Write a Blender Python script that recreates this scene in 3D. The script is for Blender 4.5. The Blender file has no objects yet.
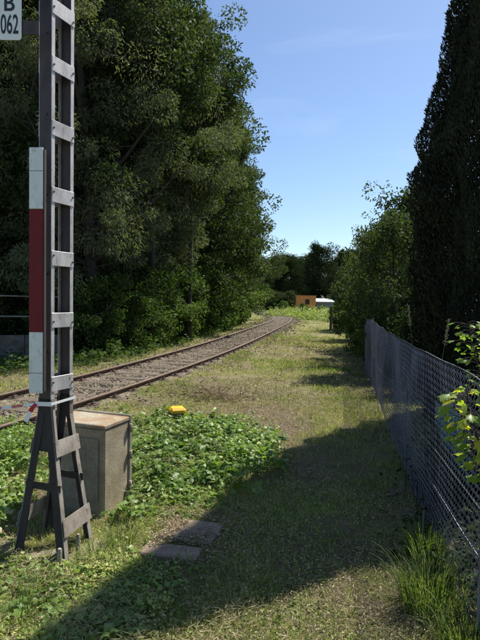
import bpy, math, random
import numpy as np
from mathutils import Vector, Matrix, Euler

# ------------------------------------------------------------------ camera, sky, sun
S = bpy.context.scene
COL = S.collection
FPX = 510.0
CAM_H = 1.75
PITCH = math.radians(2.3); ROLL = math.radians(1.0)
cam_d = bpy.data.cameras.new('camera'); cam = bpy.data.objects.new('camera', cam_d); COL.objects.link(cam)
cam_d.sensor_fit = 'VERTICAL'; cam_d.sensor_height = 36; cam_d.lens = 36 * FPX / 640
cam_d.clip_start = 0.05; cam_d.clip_end = 3000
CR = Matrix.Rotation(math.pi / 2 - PITCH, 3, 'X') @ Matrix.Rotation(ROLL, 3, 'Z')
cam.location = (0, 0, CAM_H); cam.rotation_euler = CR.to_euler()
S.camera = cam

SUN_AZ = math.radians(44)      # to the right of straight ahead (+Y)
SUN_EL = math.radians(54)
sun_dir = Vector((math.sin(SUN_AZ) * math.cos(SUN_EL), math.cos(SUN_AZ) * math.cos(SUN_EL), math.sin(SUN_EL)))
W = bpy.data.worlds.new('World'); S.world = W; W.use_nodes = True
wn = W.node_tree.nodes; wl = W.node_tree.links; wn.clear()
wo = wn.new('ShaderNodeOutputWorld'); bg = wn.new('ShaderNodeBackground'); sky = wn.new('ShaderNodeTexSky')
sky.sky_type = 'NISHITA'; sky.sun_disc = False; sky.sun_elevation = SUN_EL; sky.sun_rotation = SUN_AZ
sky.air_density = 1.0; sky.dust_density = 0.5; sky.ozone_density = 4.0; sky.altitude = 200
bg.inputs['Strength'].default_value = 0.090
# thin cirrus mixed into the sky by direction
tc = wn.new('ShaderNodeTexCoord'); mp = wn.new('ShaderNodeMapping'); mp.inputs['Scale'].default_value = (1.2, 2.2, 7)
mp.inputs['Rotation'].default_value = (0.3, 0.25, 0.5)
nz = wn.new('ShaderNodeTexNoise'); nz.inputs['Scale'].default_value = 2.0; nz.inputs['Detail'].default_value = 6; nz.inputs['Distortion'].default_value = 0.6
rp = wn.new('ShaderNodeValToRGB'); rp.color_ramp.elements[0].position = 0.56; rp.color_ramp.elements[1].position = 0.9
rp.color_ramp.elements[1].color = (0.22, 0.22, 0.22, 1)
mx = wn.new('ShaderNodeMixRGB'); mx.inputs[2].default_value = (7.0, 7.4, 8.0, 1)
wl.new(tc.outputs['Generated'], mp.inputs[0]); wl.new(mp.outputs[0], nz.inputs[0]); wl.new(nz.outputs[0], rp.inputs[0])
wl.new(rp.outputs[0], mx.inputs[0]); wl.new(sky.outputs[0], mx.inputs[1]); wl.new(mx.outputs[0], bg.inputs[0]); wl.new(bg.outputs[0], wo.inputs[0])

sl = bpy.data.lights.new('sun', 'SUN'); sl.energy = 5.0; sl.angle = math.radians(0.53); sl.color = (1.0, 0.94, 0.82)
so = bpy.data.objects.new('sun', sl); COL.objects.link(so); so.location = (20, 20, 40)
so.rotation_euler = sun_dir.to_track_quat('Z', 'Y').to_euler()
S.view_settings.view_transform = 'Standard'; S.view_settings.look = 'None'; S.view_settings.gamma = 1
S.view_settings.use_curve_mapping = False
S.view_settings.exposure = 0.80
S.cycles.max_bounces = 6; S.cycles.transparent_max_bounces = 6

# ------------------------------------------------------------------ helpers
rng = np.random.default_rng(7)
random.seed(7)
def ray(u, v):
    return CR @ Vector(((u - 240) / FPX, -(v - 320) / FPX, -1))
def at(u, v, z=0.0):                       # photograph pixel -> point at height z
    d = ray(u, v); t = (z - CAM_H) / d.z
    return Vector((d.x * t, d.y * t, z))
def aty(u, v, Y):                          # photograph pixel -> point at depth Y
    d = ray(u, v); t = Y / d.y
    return Vector((d.x * t, Y, CAM_H + d.z * t))

def tag(o, label=None, cat=None, group=None, kind=None):
    if label: o['label'] = label
    if cat: o['category'] = cat
    if group: o['group'] = group
    if kind: o['kind'] = kind
    return o
def empty(name, loc, rz=0, label=None, cat=None, group=None):
    o = bpy.data.objects.new(name, None); COL.objects.link(o)
    o.location = loc; o.rotation_euler = (0, 0, rz); o.empty_display_size = 0.2
    return tag(o, label, cat, group)
def np_mesh(name, V, F, mats, tint=None, smooth=False, mat_idx=None):
    """V (n,3); F (m,k) array or list of such arrays"""
    me = bpy.data.meshes.new(name)
    if not isinstance(F, list): F = [F]
    F = [np.asarray(f, dtype=np.int32) for f in F if len(f)]
    V = np.asarray(V, dtype=np.float32)
    me.vertices.add(len(V)); me.vertices.foreach_set('co', V.ravel())
    loops = np.concatenate([f.ravel() for f in F])
    tot = np.concatenate([np.full(len(f), f.shape[1], dtype=np.int32) for f in F])
    start = np.concatenate([[0], np.cumsum(tot)[:-1]]).astype(np.int32)
    me.loops.add(len(loops)); me.loops.foreach_set('vertex_index', loops)
    me.polygons.add(len(tot)); me.polygons.foreach_set('loop_start', start); me.polygons.foreach_set('loop_total', tot)
    if smooth: me.polygons.foreach_set('use_smooth', np.ones(len(tot), dtype=bool))
    if mat_idx is not None: me.polygons.foreach_set('material_index', np.asarray(mat_idx, dtype=np.int32))
    me.update(calc_edges=True)
    if tint is not None:
        a = me.attributes.new('tint', 'FLOAT', 'POINT'); a.data.foreach_set('value', np.asarray(tint, dtype=np.float32))
    for m in (mats if isinstance(mats, (list, tuple)) else [mats]): me.materials.append(m)
    return me
def obj(name, me, parent=None, loc=None):
    o = bpy.data.objects.new(name, me); COL.objects.link(o)
    if parent: o.parent = parent
    if loc is not None: o.location = loc
    return o
def copy_tree(o, parent=None):
    c = o.copy(); COL.objects.link(c)
    c.parent = parent
    for ch in [q for q in KIDS.get(o.name, [])]:
        copy_tree(ch, c)
    return c
KIDS = {}
def kids(root, *ch): KIDS[root.name] = list(ch)

class MB:
    """collects boxes, prisms and tubes into one mesh"""
    def __init__(s): s.v = []; s.f = []; s.mi = []
    def add(s, V, F, mi=0):
        b = len(s.v); s.v += [tuple(p) for p in V]; s.f += [tuple(i + b for i in f) for f in F]; s.mi += [mi] * len(F)
    def box(s, c, h, rot=None, mi=0, bev=0.0):
        c = Vector(c); R = rot if rot is not None else Matrix.Identity(3)
        if bev <= 0:
            P = [c + R @ Vector((x * h[0], y * h[1], z * h[2])) for x in (-1, 1) for y in (-1, 1) for z in (-1, 1)]
            s.add(P, [(0, 1, 3, 2), (4, 6, 7, 5), (0, 4, 5, 1), (2, 3, 7, 6), (0, 2, 6, 4), (1, 5, 7, 3)], mi)
            return
        hx, hy, hz = h; b = bev
        idx = {}; P = []
        for x in (-1, 1):
            for y in (-1, 1):
                for z in (-1, 1):
                    for ax in range(3):
                        q = [x * (hx - b), y * (hy - b), z * (hz - b)]
                        q[ax] = (x, y, z)[ax] * h[ax]
                        idx[(x, y, z, ax)] = len(P); P.append(c + R @ Vector(q))
        F = []
        sg = (-1, 1)
        def order(keys, nrm):
            pts = [P[k] for k in keys]; m = sum(pts, Vector()) / len(pts)
            a = (pts[0] - m).normalized(); n = (R @ Vector(nrm)).normalized(); bb = n.cross(a)
            return [k for _, k in sorted(zip([math.atan2((p - m).dot(bb), (p - m).dot(a)) for p in pts], keys))]
        for ax in range(3):
            for sn in sg:
                ks = [idx[(x, y, z, ax)] for x in sg for y in sg for z in sg if (x, y, z)[ax] == sn]
                n = [0, 0, 0]; n[ax] = sn; F.append(order(ks, n))
        for a1, a2 in ((0, 1), (0, 2), (1, 2)):
            a3 = 3 - a1 - a2
            for s1 in sg:
                for s2 in sg:
                    ks = []
                    for s3 in sg:
                        q = [0, 0, 0]; q[a1] = s1; q[a2] = s2; q[a3] = s3
                        ks += [idx[(*q, a1)], idx[(*q, a2)]]
                    n = [0, 0, 0]; n[a1] = s1; n[a2] = s2; F.append(order(ks, n))
        for x in sg:
            for y in sg:
                for z in sg: F.append(order([idx[(x, y, z, a)] for a in range(3)], (x, y, z)))
        s.add(P, F, mi)
    def hull(s, ring0, ring1, mi=0):
        n = len(ring0)
        F = [(i, (i + 1) % n, n + (i + 1) % n, n + i) for i in range(n)] + [tuple(range(n - 1, -1, -1)), tuple(range(n, 2 * n))]
        s.add(list(ring0) + list(ring1), F, mi)
    def tube(s, pts, rad, n=8, mi=0, caps=True):
        pts = [Vector(p) for p in pts]
        if not hasattr(rad, '__len__'): rad = [rad] * len(pts)
        V = []; up = Vector((0.13, 0.21, 1)).normalized()
        for i, p in enumerate(pts):
            d = (pts[min(i + 1, len(pts) - 1)] - pts[max(i - 1, 0)]).normalized()
            if abs(d.dot(up)) > .95: ref = Vector((1, 0.1, 0))
            else: ref = up
            a = d.cross(ref).normalized(); b = d.cross(a)
            for k in range(n):
                t = 2 * math.pi * k / n
                V.append(p + (a * math.cos(t) + b * math.sin(t)) * rad[i])
        F = []
        for i in range(len(pts) - 1):
            for k in range(n):
                F.append((i * n + k, i * n + (k + 1) % n, (i + 1) * n + (k + 1) % n, (i + 1) * n + k))
        if caps: F += [tuple(range(n - 1, -1, -1)), tuple((len(pts) - 1) * n + k for k in range(n))]
        s.add(V, F, mi)
    def mesh(s, name, mats, smooth=False):
        me = bpy.data.meshes.new(name); me.from_pydata([tuple(v) for v in s.v], [], s.f)
        for m in (mats if isinstance(mats, (list, tuple)) else [mats]): me.materials.append(m)
        me.polygons.foreach_set('material_index', s.mi)
        if smooth: me.polygons.foreach_set('use_smooth', [True] * len(s.f))
        me.update(); return me
    def build(s, name, mats, parent=None, smooth=False): return obj(name, s.mesh(name, mats, smooth), parent)

# ------------------------------------------------------------------ materials
def mat(name):
    m = bpy.data.materials.new(name); m.use_nodes = True
    return m, m.node_tree.nodes, m.node_tree.links, m.node_tree.nodes['Principled BSDF']
def ramp(n, stops):
    r = n.new('ShaderNodeValToRGB'); e = r.color_ramp.elements
    e[0].position, e[0].color = stops[0][0], (*stops[0][1], 1)
    e[1].position, e[1].color = stops[1][0], (*stops[1][1], 1)
    for p, c in stops[2:]:
        x = e.new(p); x.color = (*c, 1)
    return r
def noise(n, l, scale, detail=6, rough=0.6, coord='Object', vec=None, sc=None):
    t = n.new('ShaderNodeTexNoise'); t.inputs['Scale'].default_value = scale; t.inputs['Detail'].default_value = detail
    t.inputs['Roughness'].default_value = rough
    c = n.new('ShaderNodeTexCoord')
    if sc:
        mp = n.new('ShaderNodeMapping'); mp.inputs['Scale'].default_value = sc
        l.new(c.outputs[coord], mp.inputs[0]); l.new(mp.outputs[0], t.inputs[0])
    else: l.new(c.outputs[coord], t.inputs[0])
    return t
def mixc(n, l, f, a, b, mode='MIX'):
    m = n.new('ShaderNodeMixRGB'); m.blend_type = mode
    for i, x in enumerate((f, a, b)):
        if hasattr(x, 'links') or isinstance(x, bpy.types.NodeSocket): l.new(x, m.inputs[i])
        elif isinstance(x, (int, float)): m.inputs[i].default_value = x
        else: m.inputs[i].default_value = (*x, 1)
    return m.outputs[0]
def bump(n, l, b, h, strength=0.4, dist=0.01):
    bp = n.new('ShaderNodeBump'); bp.inputs['Strength'].default_value = strength; bp.inputs['Distance'].default_value = dist
    l.new(h, bp.inputs['Height']); l.new(bp.outputs[0], b.inputs['Normal'])

def leaf_mat(name, stops, rough=0.55, trans=0.35, objvar=0.0, spec=0.2):
    m, n, l, b = mat(name)
    a = n.new('ShaderNodeAttribute'); a.attribute_name = 'tint'
    r = ramp(n, stops)
    if objvar:
        oi = n.new('ShaderNodeObjectInfo'); ma = n.new('ShaderNodeMath'); ma.operation = 'MULTIPLY_ADD'
        ma.inputs[1].default_value = objvar; ma.inputs[2].default_value = -objvar / 2
        ad = n.new('ShaderNodeMath'); ad.operation = 'ADD'
        l.new(oi.outputs['Random'], ma.inputs[0]); l.new(ma.outputs[0], ad.inputs[0]); l.new(a.outputs['Fac'], ad.inputs[1]); l.new(ad.outputs[0], r.inputs[0])
    else: l.new(a.outputs['Fac'], r.inputs[0])
    l.new(r.outputs[0], b.inputs['Base Color'])
    b.inputs['Roughness'].default_value = rough; b.inputs['Specular IOR Level'].default_value = spec
    t = n.new('ShaderNodeBsdfTranslucent'); g = n.new('ShaderNodeMixRGB'); g.blend_type = 'MULTIPLY'; g.inputs[0].default_value = 1
    g.inputs[2].default_value = (1.5, 1.6, 0.6, 1); l.new(r.outputs[0], g.inputs[1]); l.new(g.outputs[0], t.inputs[0])
    ms = n.new('ShaderNodeMixShader'); ms.inputs[0].default_value = trans
    l.new(b.outputs[0], ms.inputs[1]); l.new(t.outputs[0], ms.inputs[2]); l.new(ms.outputs[0], n['Material Output'].inputs[0])
    return m

M = {}
M['leaf_tree'] = leaf_mat('leaf_tree', [(0, (0.022, 0.038, 0.014)), (0.5, (0.048, 0.074, 0.028)), (1, (0.095, 0.122, 0.052))], 0.65, 0.30, 0.35, 0.12)
M['leaf_willow'] = leaf_mat('leaf_willow', [(0, (0.050, 0.068, 0.036)), (0.5, (0.095, 0.118, 0.066)), (1, (0.16, 0.18, 0.11))], 0.65, 0.32, 0, 0.12)
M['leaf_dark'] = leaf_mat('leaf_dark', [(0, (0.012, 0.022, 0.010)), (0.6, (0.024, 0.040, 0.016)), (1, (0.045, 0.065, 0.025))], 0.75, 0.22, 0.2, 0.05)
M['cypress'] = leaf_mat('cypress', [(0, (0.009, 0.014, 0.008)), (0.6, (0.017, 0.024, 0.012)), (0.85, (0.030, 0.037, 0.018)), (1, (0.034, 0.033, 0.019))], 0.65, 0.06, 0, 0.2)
M['leaf_bush'] = leaf_mat('leaf_bush', [(0, (0.030, 0.060, 0.015)), (0.5, (0.060, 0.105, 0.028)), (1, (0.11, 0.16, 0.048))], 0.6, 0.36, 0.3, 0.12)
M['leaf_ivy'] = leaf_mat('leaf_ivy', [(0, (0.045, 0.090, 0.018)), (0.4, (0.11, 0.185, 0.038)), (0.8, (0.22, 0.31, 0.08)), (0.95, (0.34, 0.38, 0.14)), (1, (0.42, 0.34, 0.18))], 0.45, 0.36, 0, 0.35)
M['leaf_maple'] = leaf_mat('leaf_maple', [(0, (0.10, 0.18, 0.03)), (0.6, (0.17, 0.26, 0.05)), (1, (0.40, 0.38, 0.05))], 0.4, 0.5)
M['grass'] = leaf_mat('grass', [(0, (0.08, 0.14, 0.022)), (0.35, (0.18, 0.25, 0.048)), (0.62, (0.33, 0.35, 0.11)), (0.87, (0.50, 0.45, 0.24)), (1, (0.62, 0.55, 0.36))], 0.55, 0.3)
M['tall_grass'] = leaf_mat('tall_grass', [(0, (0.05, 0.10, 0.02)), (0.6, (0.11, 0.165, 0.05)), (1, (0.34, 0.34, 0.16))], 0.45, 0.4)
M['straw'] = leaf_mat('straw', [(0, (0.30, 0.24, 0.13)), (1, (0.55, 0.47, 0.30)), ], 0.6, 0.3)
M['litter'] = leaf_mat('litter', [(0, (0.08, 0.055, 0.035)), (0.4, (0.20, 0.15, 0.09)), (0.75, (0.36, 0.30, 0.17)), (1, (0.52, 0.46, 0.33))], 0.7, 0.1)

def bark_mat(name, c1, c2):
    m, n, l, b = mat(name)
    t = noise(n, l, 6, 8, 0.7, sc=(3, 3, 0.6)); r = ramp(n, [(0.35, c1), (0.7, c2)]); l.new(t.outputs[0], r.inputs[0])
    l.new(r.outputs[0], b.inputs['Base Color']); b.inputs['Roughness'].default_value = 0.9; bump(n, l, b, t.outputs[0], 0.8, 0.03)
    return m
M['bark'] = bark_mat('bark', (0.022, 0.018, 0.014), (0.075, 0.062, 0.048))

def metal_grey(name, base, dark, rust=0.55, rough=0.5, metallic=0.35):
    m, n, l, b = mat(name)
    t = noise(n, l, 9, 8, 0.65, sc=(1, 1, 0.5)); r = ramp(n, [(0.35, dark), (0.62, base)]); l.new(t.outputs[0], r.inputs[0])
    t2 = noise(n, l, 26, 8, 0.75, sc=(1, 1, 0.28)); r2 = ramp(n, [(rust, (0, 0, 0)), (rust + 0.1, (1, 1, 1))]); l.new(t2.outputs[0], r2.inputs[0])
    c = mixc(n, l, r2.outputs[0], r.outputs[0], (0.075, 0.038, 0.02))
    t3 = noise(n, l, 140, 4, 0.6); r3 = ramp(n, [(0.3, (0.75, 0.75, 0.75)), (0.7, (1.1, 1.1, 1.1))]); l.new(t3.outputs[0], r3.inputs[0])
    c = mixc(n, l, 1.0, c, r3.outputs[0], 'MULTIPLY')
    l.new(c, b.inputs['Base Color']); b.inputs['Roughness'].default_value = rough; b.inputs['Metallic'].default_value = metallic
    bump(n, l, b, t2.outputs[0], 0.25, 0.004)
    return m
M['mast'] = metal_grey('mast_paint_lit', (0.60, 0.575, 0.57), (0.36, 0.34, 0.34), 0.60, 0.42, 0.25)  # grey paint, lightened so flanges and battens look sunlit
M['mast_steel_shaded'] = metal_grey('mast_steel_shaded', (0.075, 0.060, 0.056), (0.04, 0.031, 0.028), 0.62, 0.6, 0.2)  # same mast steel, darkened so its camera-side webs look shaded
M['mast_leg_lit'] = metal_grey('leg_steel_lit', (0.30, 0.27, 0.235), (0.17, 0.145, 0.12), 0.57, 0.6, 0.1)  # brown leg steel, lighter copy painting sunlight on flanges and battens
M['leg_steel_shaded'] = metal_grey('leg_steel_shaded', (0.045, 0.036, 0.030), (0.025, 0.02, 0.016), 0.6, 0.8, 0.0)  # darker copy of the leg steel, shade put into its colour
M['galv'] = metal_grey('galvanised_wire', (0.25, 0.27, 0.35), (0.12, 0.125, 0.17), 0.72, 0.45, 0.5)
M['pipe'] = metal_grey('railing_pipe', (0.30, 0.30, 0.29), (0.16, 0.15, 0.14), 0.6, 0.6, 0.2)
def rust_mat():
    m, n, l, b = mat('rusty_rail')
    t = noise(n, l, 30, 8, 0.7); r = ramp(n, [(0.3, (0.035, 0.02, 0.014)), (0.7, (0.10, 0.06, 0.04))]); l.new(t.outputs[0], r.inputs[0])
    l.new(r.outputs[0], b.inputs['Base Color']); b.inputs['Roughness'].default_value = 0.75; bump(n, l, b, t.outputs[0], 0.3, 0.003)
    return m
M['rail'] = rust_mat()
def rail_top():
    m, n, l, b = mat('rail_running_face')
    t = noise(n, l, 12, 8, 0.7, sc=(1, 1, 1)); r = ramp(n, [(0.3, (0.16, 0.10, 0.07)), (0.7, (0.30, 0.23, 0.18))]); l.new(t.outputs[0], r.inputs[0])
    l.new(r.outputs[0], b.inputs['Base Color']); b.inputs['Roughness'].default_value = 0.5; b.inputs['Metallic'].default_value = 0.4
    return m
M['rail_top'] = rail_top()

def concrete(name, c1, c2, c3, stain=(0.5, 0.7), moss=None):
    m, n, l, b = mat(name)
    t = noise(n, l, 5, 10, 0.7); r = ramp(n, [(0.3, c1), (0.65, c2)]); l.new(t.outputs[0], r.inputs[0])
    t2 = noise(n, l, 90, 6, 0.8); r2 = ramp(n, [(0.35, (0.55, 0.55, 0.55)), (0.65, (1.15, 1.15, 1.15))]); l.new(t2.outputs[0], r2.inputs[0])
    c = mixc(n, l, 1.0, r.outputs[0], r2.outputs[0], 'MULTIPLY')
    t3 = noise(n, l, 3.3, 8, 0.7); r3 = ramp(n, [(stain[0], (0, 0, 0)), (stain[1], (1, 1, 1))]); l.new(t3.outputs[0], r3.inputs[0])
    c = mixc(n, l, r3.outputs[0], c, c3)
    l.new(c, b.inputs['Base Color']); b.inputs['Roughness'].default_value = 0.92
    bump(n, l, b, t2.outputs[0], 0.7, 0.008)
    return m
M['concrete'] = concrete('weathered_concrete', (0.20, 0.175, 0.13), (0.38, 0.34, 0.26), (0.11, 0.115, 0.075))
M['concrete_side'] = concrete('mossy_concrete', (0.24, 0.20, 0.13), (0.46, 0.39, 0.27), (0.20, 0.16, 0.085), (0.48, 0.7))
M['lid'] = concrete('rust_stained_lid', (0.26, 0.22, 0.16), (0.48, 0.42, 0.32), (0.26, 0.145, 0.06), (0.47, 0.66))
M['slab'] = concrete('slab', (0.17, 0.125, 0.085), (0.36, 0.285, 0.21), (0.13, 0.095, 0.06))
M['wall'] = concrete('old_wall', (0.10, 0.085, 0.07), (0.20, 0.175, 0.15), (0.06, 0.06, 0.04), (0.48, 0.62))
M['sleeper'] = concrete('sleeper', (0.08, 0.06, 0.045), (0.17, 0.135, 0.10), (0.07, 0.055, 0.045))
def plain(name, c, rough=0.5, var=0.12, dirt=(0.2, 0.18, 0.14), dirt_at=0.62, scale=14, metallic=0):
    m, n, l, b = mat(name)
    t = noise(n, l, scale, 8, 0.7); r = ramp(n, [(0.3, tuple(x * (1 - var) for x in c)), (0.7, tuple(min(1, x * (1 + var)) for x in c))]); l.new(t.outputs[0], r.inputs[0])
    t2 = noise(n, l, scale * 1.7, 8, 0.8, sc=(1, 1, 0.4)); r2 = ramp(n, [(dirt_at, (0, 0, 0)), (dirt_at + 0.12, (0.8, 0.8, 0.8))]); l.new(t2.outputs[0], r2.inputs[0])
    l.new(mixc(n, l, r2.outputs[0], r.outputs[0], dirt), b.inputs['Base Color'])
    b.inputs['Roughness'].default_value = rough; b.inputs['Metallic'].default_value = metallic
    bump(n, l, b, t.outputs[0], 0.15, 0.003)
    return m
M['white'] = plain('white_enamel', (0.66, 0.70, 0.68), 0.35, 0.06, (0.36, 0.35, 0.30), 0.53)
M['red'] = plain('dark_red_enamel', (0.15, 0.008, 0.012), 0.8, 0.15, (0.07, 0.025, 0.02), 0.52)
M['black'] = plain('black_paint', (0.02, 0.02, 0.022), 0.5)
M['sign_white'] = plain('sign_white', (0.74, 0.78, 0.76), 0.35, 0.05, (0.45, 0.48, 0.45), 0.66)
M['yellow'] = plain('yellow_plastic', (0.72, 0.40, 0.02), 0.5, 0.08, (0.45, 0.28, 0.05), 0.62)
M['orange'] = plain('orange_paint', (0.62, 0.27, 0.07), 0.7, 0.2, (0.42, 0.2, 0.1), 0.5, 2)
M['dark_open'] = plain('dark_interior', (0.03, 0.025, 0.02), 0.9)
M['pale_roof'] = plain('pale_roof_sheet', (0.50, 0.53, 0.56), 0.5, 0.1, (0.3, 0.3, 0.3), 0.6, 2)
M['grey_wall'] = plain('grey_render', (0.16, 0.17, 0.18), 0.8, 0.1, (0.1, 0.1, 0.1), 0.6, 2)
M['tape_white'] = plain('tape_white', (0.78, 0.78, 0.80), 0.35, 0.04)
M['tape_red'] = plain('tape_red', (0.50, 0.025, 0.03), 0.35, 0.08)
M['wood'] = bark_mat('old_wood', (0.05, 0.04, 0.03), (0.16, 0.13, 0.10))
M['tarp'] = plain('teal_tarp', (0.015, 0.17, 0.21), 0.45, 0.25, (0.02, 0.09, 0.12), 0.55, 6)
M['stone'] = leaf_mat('stone', [(0, (0.06, 0.047, 0.035)), (0.6, (0.14, 0.112, 0.085)), (1, (0.26, 0.225, 0.18))], 0.9, 0.0)

# ------------------------------------------------------------------ ground
def wob(x, y):
    return (np.sin(x * 1.7 + 0.6 * y) * np.cos(y * 1.3 - 0.4 * x) * 0.5 + np.sin(x * 4.1 + 1.3) * np.cos(y * 3.7 + .5 * x) * 0.25
            + np.sin(x * 9.3 + 2 * y) * np.cos(y * 8.1 - x) * 0.12)
_P = np.random.default_rng(3).random((64, 64))
def vnoise(x, y, s):                       # value noise 0..1
    x = np.asarray(x) / s; y = np.asarray(y) / s
    xi = np.floor(x).astype(int); yi = np.floor(y).astype(int); fx = x - xi; fy = y - yi
    fx = fx * fx * (3 - 2 * fx); fy = fy * fy * (3 - 2 * fy)
    g = lambda a, b: _P[a % 64, b % 64]
    return (g(xi, yi) * (1 - fx) + g(xi + 1, yi) * fx) * (1 - fy) + (g(xi, yi + 1) * (1 - fx) + g(xi + 1, yi + 1) * fx) * fy
def fbm(x, y, s): return 0.5 * vnoise(x, y, s) + 0.3 * vnoise(x + 9, y + 5, s / 2.1) + 0.2 * vnoise(x + 3, y + 17, s / 4.3)

# right rail through the picture, then the centre line of the track
rr = [(-9.5, -16), (-6.9, -6), (-4.9, 1.0)] + [tuple(at(u, v, 0.13)[:2]) for u, v in ((0, 430), (75, 405), (160, 376), (235, 348.5), (272, 331))] \
     + [(4.1, 41), (4.9, 52), (4.4, 62), (2.6, 72), (-1, 83), (-7, 94), (-15, 104), (-26, 113)]
def catmull(P, n=24):
    P = [np.array(p, float) for p in P]; P = [2 * P[0] - P[1]] + P + [2 * P[-1] - P[-2]]; o = []
    for i in range(1, len(P) - 2):
        for k in range(n):
            t = k / n; a, b, c, d = P[i - 1:i + 3]
            o.append(0.5 * ((2 * b) + (-a + c) * t + (2 * a - 5 * b + 4 * c - d) * t * t + (-a + 3 * b - 3 * c + d) * t ** 3))
    o.append(P[-2]); return np.array(o)
def resample(L, step):
    d = np.r_[0, np.cumsum(np.linalg.norm(np.diff(L, axis=0), axis=1))]; s = np.arange(0, d[-1], step)
    return np.c_[np.interp(s, d, L[:, 0]), np.interp(s, d, L[:, 1])]
RR = resample(catmull(rr), 0.5)
def smooth(L, k=7):
    for _ in range(k):
        Q = L.copy(); Q[1:-1] = (L[:-2] + 2 * L[1:-1] + L[2:]) / 4; L = Q
    return L
RR = smooth(RR, 60)
def normals(L):
    T = np.gradient(L, axis=0); T /= np.linalg.norm(T, axis=1)[:, None]; return T, np.c_[-T[:, 1], T[:, 0]]
T_, N_ = normals(RR)
CL = RR + N_ * 0.75                        # centre line (left of the right rail)
def track_dist(x, y):
    x = np.atleast_1d(x); y = np.atleast_1d(y); out = np.empty(len(x)); C = CL[::2]
    TT, NN = normals(C)
    for i in range(0, len(x), 20000):
        dx = x[i:i + 20000, None] - C[None, :, 0]; dy = y[i:i + 20000, None] - C[None, :, 1]
        k = np.argmin(dx * dx + dy * dy, axis=1); r = np.arange(len(k))
        out[i:i + 20000] = dx[r, k] * NN[k, 0] + dy[r, k] * NN[k, 1]
    return out                             # signed: + is left of the track
def gz(x, y):
    x = np.asarray(x, float); y = np.asarray(y, float)
    r = np.hypot(x, y); a = np.clip(1.4 - r / 60, 0.15, 1)
    return 0.03 * wob(x, y) * a + 0.05 * (vnoise(x, y, 2.3) - 0.5) * a
def gfull(x, y):
    sh = np.shape(x); x = np.ravel(np.asarray(x, float)); y = np.ravel(np.asarray(y, float))
    td = track_dist(x, y); z = gz(x, y)
    k = np.clip((np.abs(td) - 1.2) / 1.2, 0, 1); z = z * k - 0.03 * (1 - k)
    z = z + 0.085 * np.clip((np.abs(td) - 0.92) / 0.12, 0, 1) * np.clip(1 - (np.abs(td) - 1.1) / 1.8, 0, 1) * (1 if True else 0)
    z = z + np.clip((td - 4.0) / 6, 0, 1) ** 1.3 * 1.1          # wooded bank left of the track
    return z.reshape(sh)
_BP = [(at(250, 412), 1.1, 2.2, .8), (at(205, 395), 0.8, 1.2, .8), (at(285, 430), 0.6, 1.0, .8), (at(190, 575), 0.35, 0.28, .8), (at(215, 540), 0.28, 0.35, .9), (at(262, 540), .5, .5, .6), (at(300, 470), .5, .8, .65),
       (at(215, 470), .3, .35, .8), (at(25, 570), .5, .22, .8), (at(70, 600), .3, .2, .6), (at(285, 352), 1.0, 2, .35)]  # patch left of the mast foot puts soil in for a dark shadow band
def barep(x, y):
    m = np.zeros(np.shape(x))
    for p, a, b, w in _BP: m = np.maximum(m, w * np.exp(-((x - p.x) / a) ** 2 - ((y - p.y) / b) ** 2))
    return np.clip(m * (0.5 + 1.1 * fbm(np.asarray(x) + 2, np.asarray(y) + 90, 0.5)), 0, 1)
def axis(lo, hi, fine_lo, fine_hi, step, grow=1.13):
    c = list(np.arange(fine_lo, fine_hi, step)); s = step
    while c[-1] < hi: s *= grow; c.append(c[-1] + s)
    s = step
    while c[0] > lo: s *= grow; c.insert(0, c[0] - s)
    return np.array(c)
gx = axis(-700, 700, -6, 6, 0.09); gy = axis(-60, 1500, 1, 14, 0.09, 1.08)
X, Y = np.meshgrid(gx, gy); Z = gfull(X, Y)
nx, ny = len(gx), len(gy)
I = np.arange(nx * ny).reshape(ny, nx)
F = np.stack([I[:-1, :-1], I[:-1, 1:], I[1:, 1:], I[1:, :-1]], -1).reshape(-1, 4)
def ground_mat():
    m, n, l, b = mat('ground_soil_and_turf')
    t1 = noise(n, l, 0.55, 8, 0.65); t2 = noise(n, l, 7, 10, 0.75); t3 = noise(n, l, 60, 8, 0.8); t4 = noise(n, l, 2.1, 8, 0.7)
    soil = ramp(n, [(0.3, (0.095, 0.068, 0.048)), (0.55, (0.225, 0.175, 0.125)), (0.75, (0.39, 0.325, 0.25))]); l.new(t3.outputs[0], soil.inputs[0])
    turf = ramp(n, [(0.3, (0.07, 0.095, 0.026)), (0.55, (0.19, 0.20, 0.07)), (0.75, (0.38, 0.35, 0.18))]); l.new(t2.outputs[0], turf.inputs[0])
    f1 = ramp(n, [(0.38, (0, 0, 0)), (0.56, (1, 1, 1))]); l.new(t4.outputs[0], f1.inputs[0])
    c = mixc(n, l, f1.outputs[0], soil.outputs[0], turf.outputs[0])
    a = n.new('ShaderNodeAttribute'); a.attribute_name = 'tint'
    straw = ramp(n, [(0.3, (0.17, 0.14, 0.065)), (0.7, (0.42, 0.37, 0.21))]); l.new(t2.outputs[0], straw.inputs[0])
    f2 = ramp(n, [(0.45, (0, 0, 0)), (0.65, (0.7, 0.7, 0.7))]); l.new(t1.outputs[0], f2.inputs[0])
    c = mixc(n, l, f2.outputs[0], c, straw.outputs[0])
    c = mixc(n, l, a.outputs['Fac'], c, soil.outputs[0])
    l.new(c, b.inputs['Base Color']); b.inputs['Roughness'].default_value = 0.95; b.inputs['Specular IOR Level'].default_value = 0.1
    ad = n.new('ShaderNodeMath'); ad.operation = 'ADD'; l.new(t2.outputs[0], ad.inputs[0]); l.new(t3.outputs[0], ad.inputs[1])
    bump(n, l, b, ad.outputs[0], 0.9, 0.04)
    return m
td_g = track_dist(X.ravel(), Y.ravel())
bare = np.clip(1 - (np.abs(td_g) - 1.0) / 1.2, 0, 1) * 0.6
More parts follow.
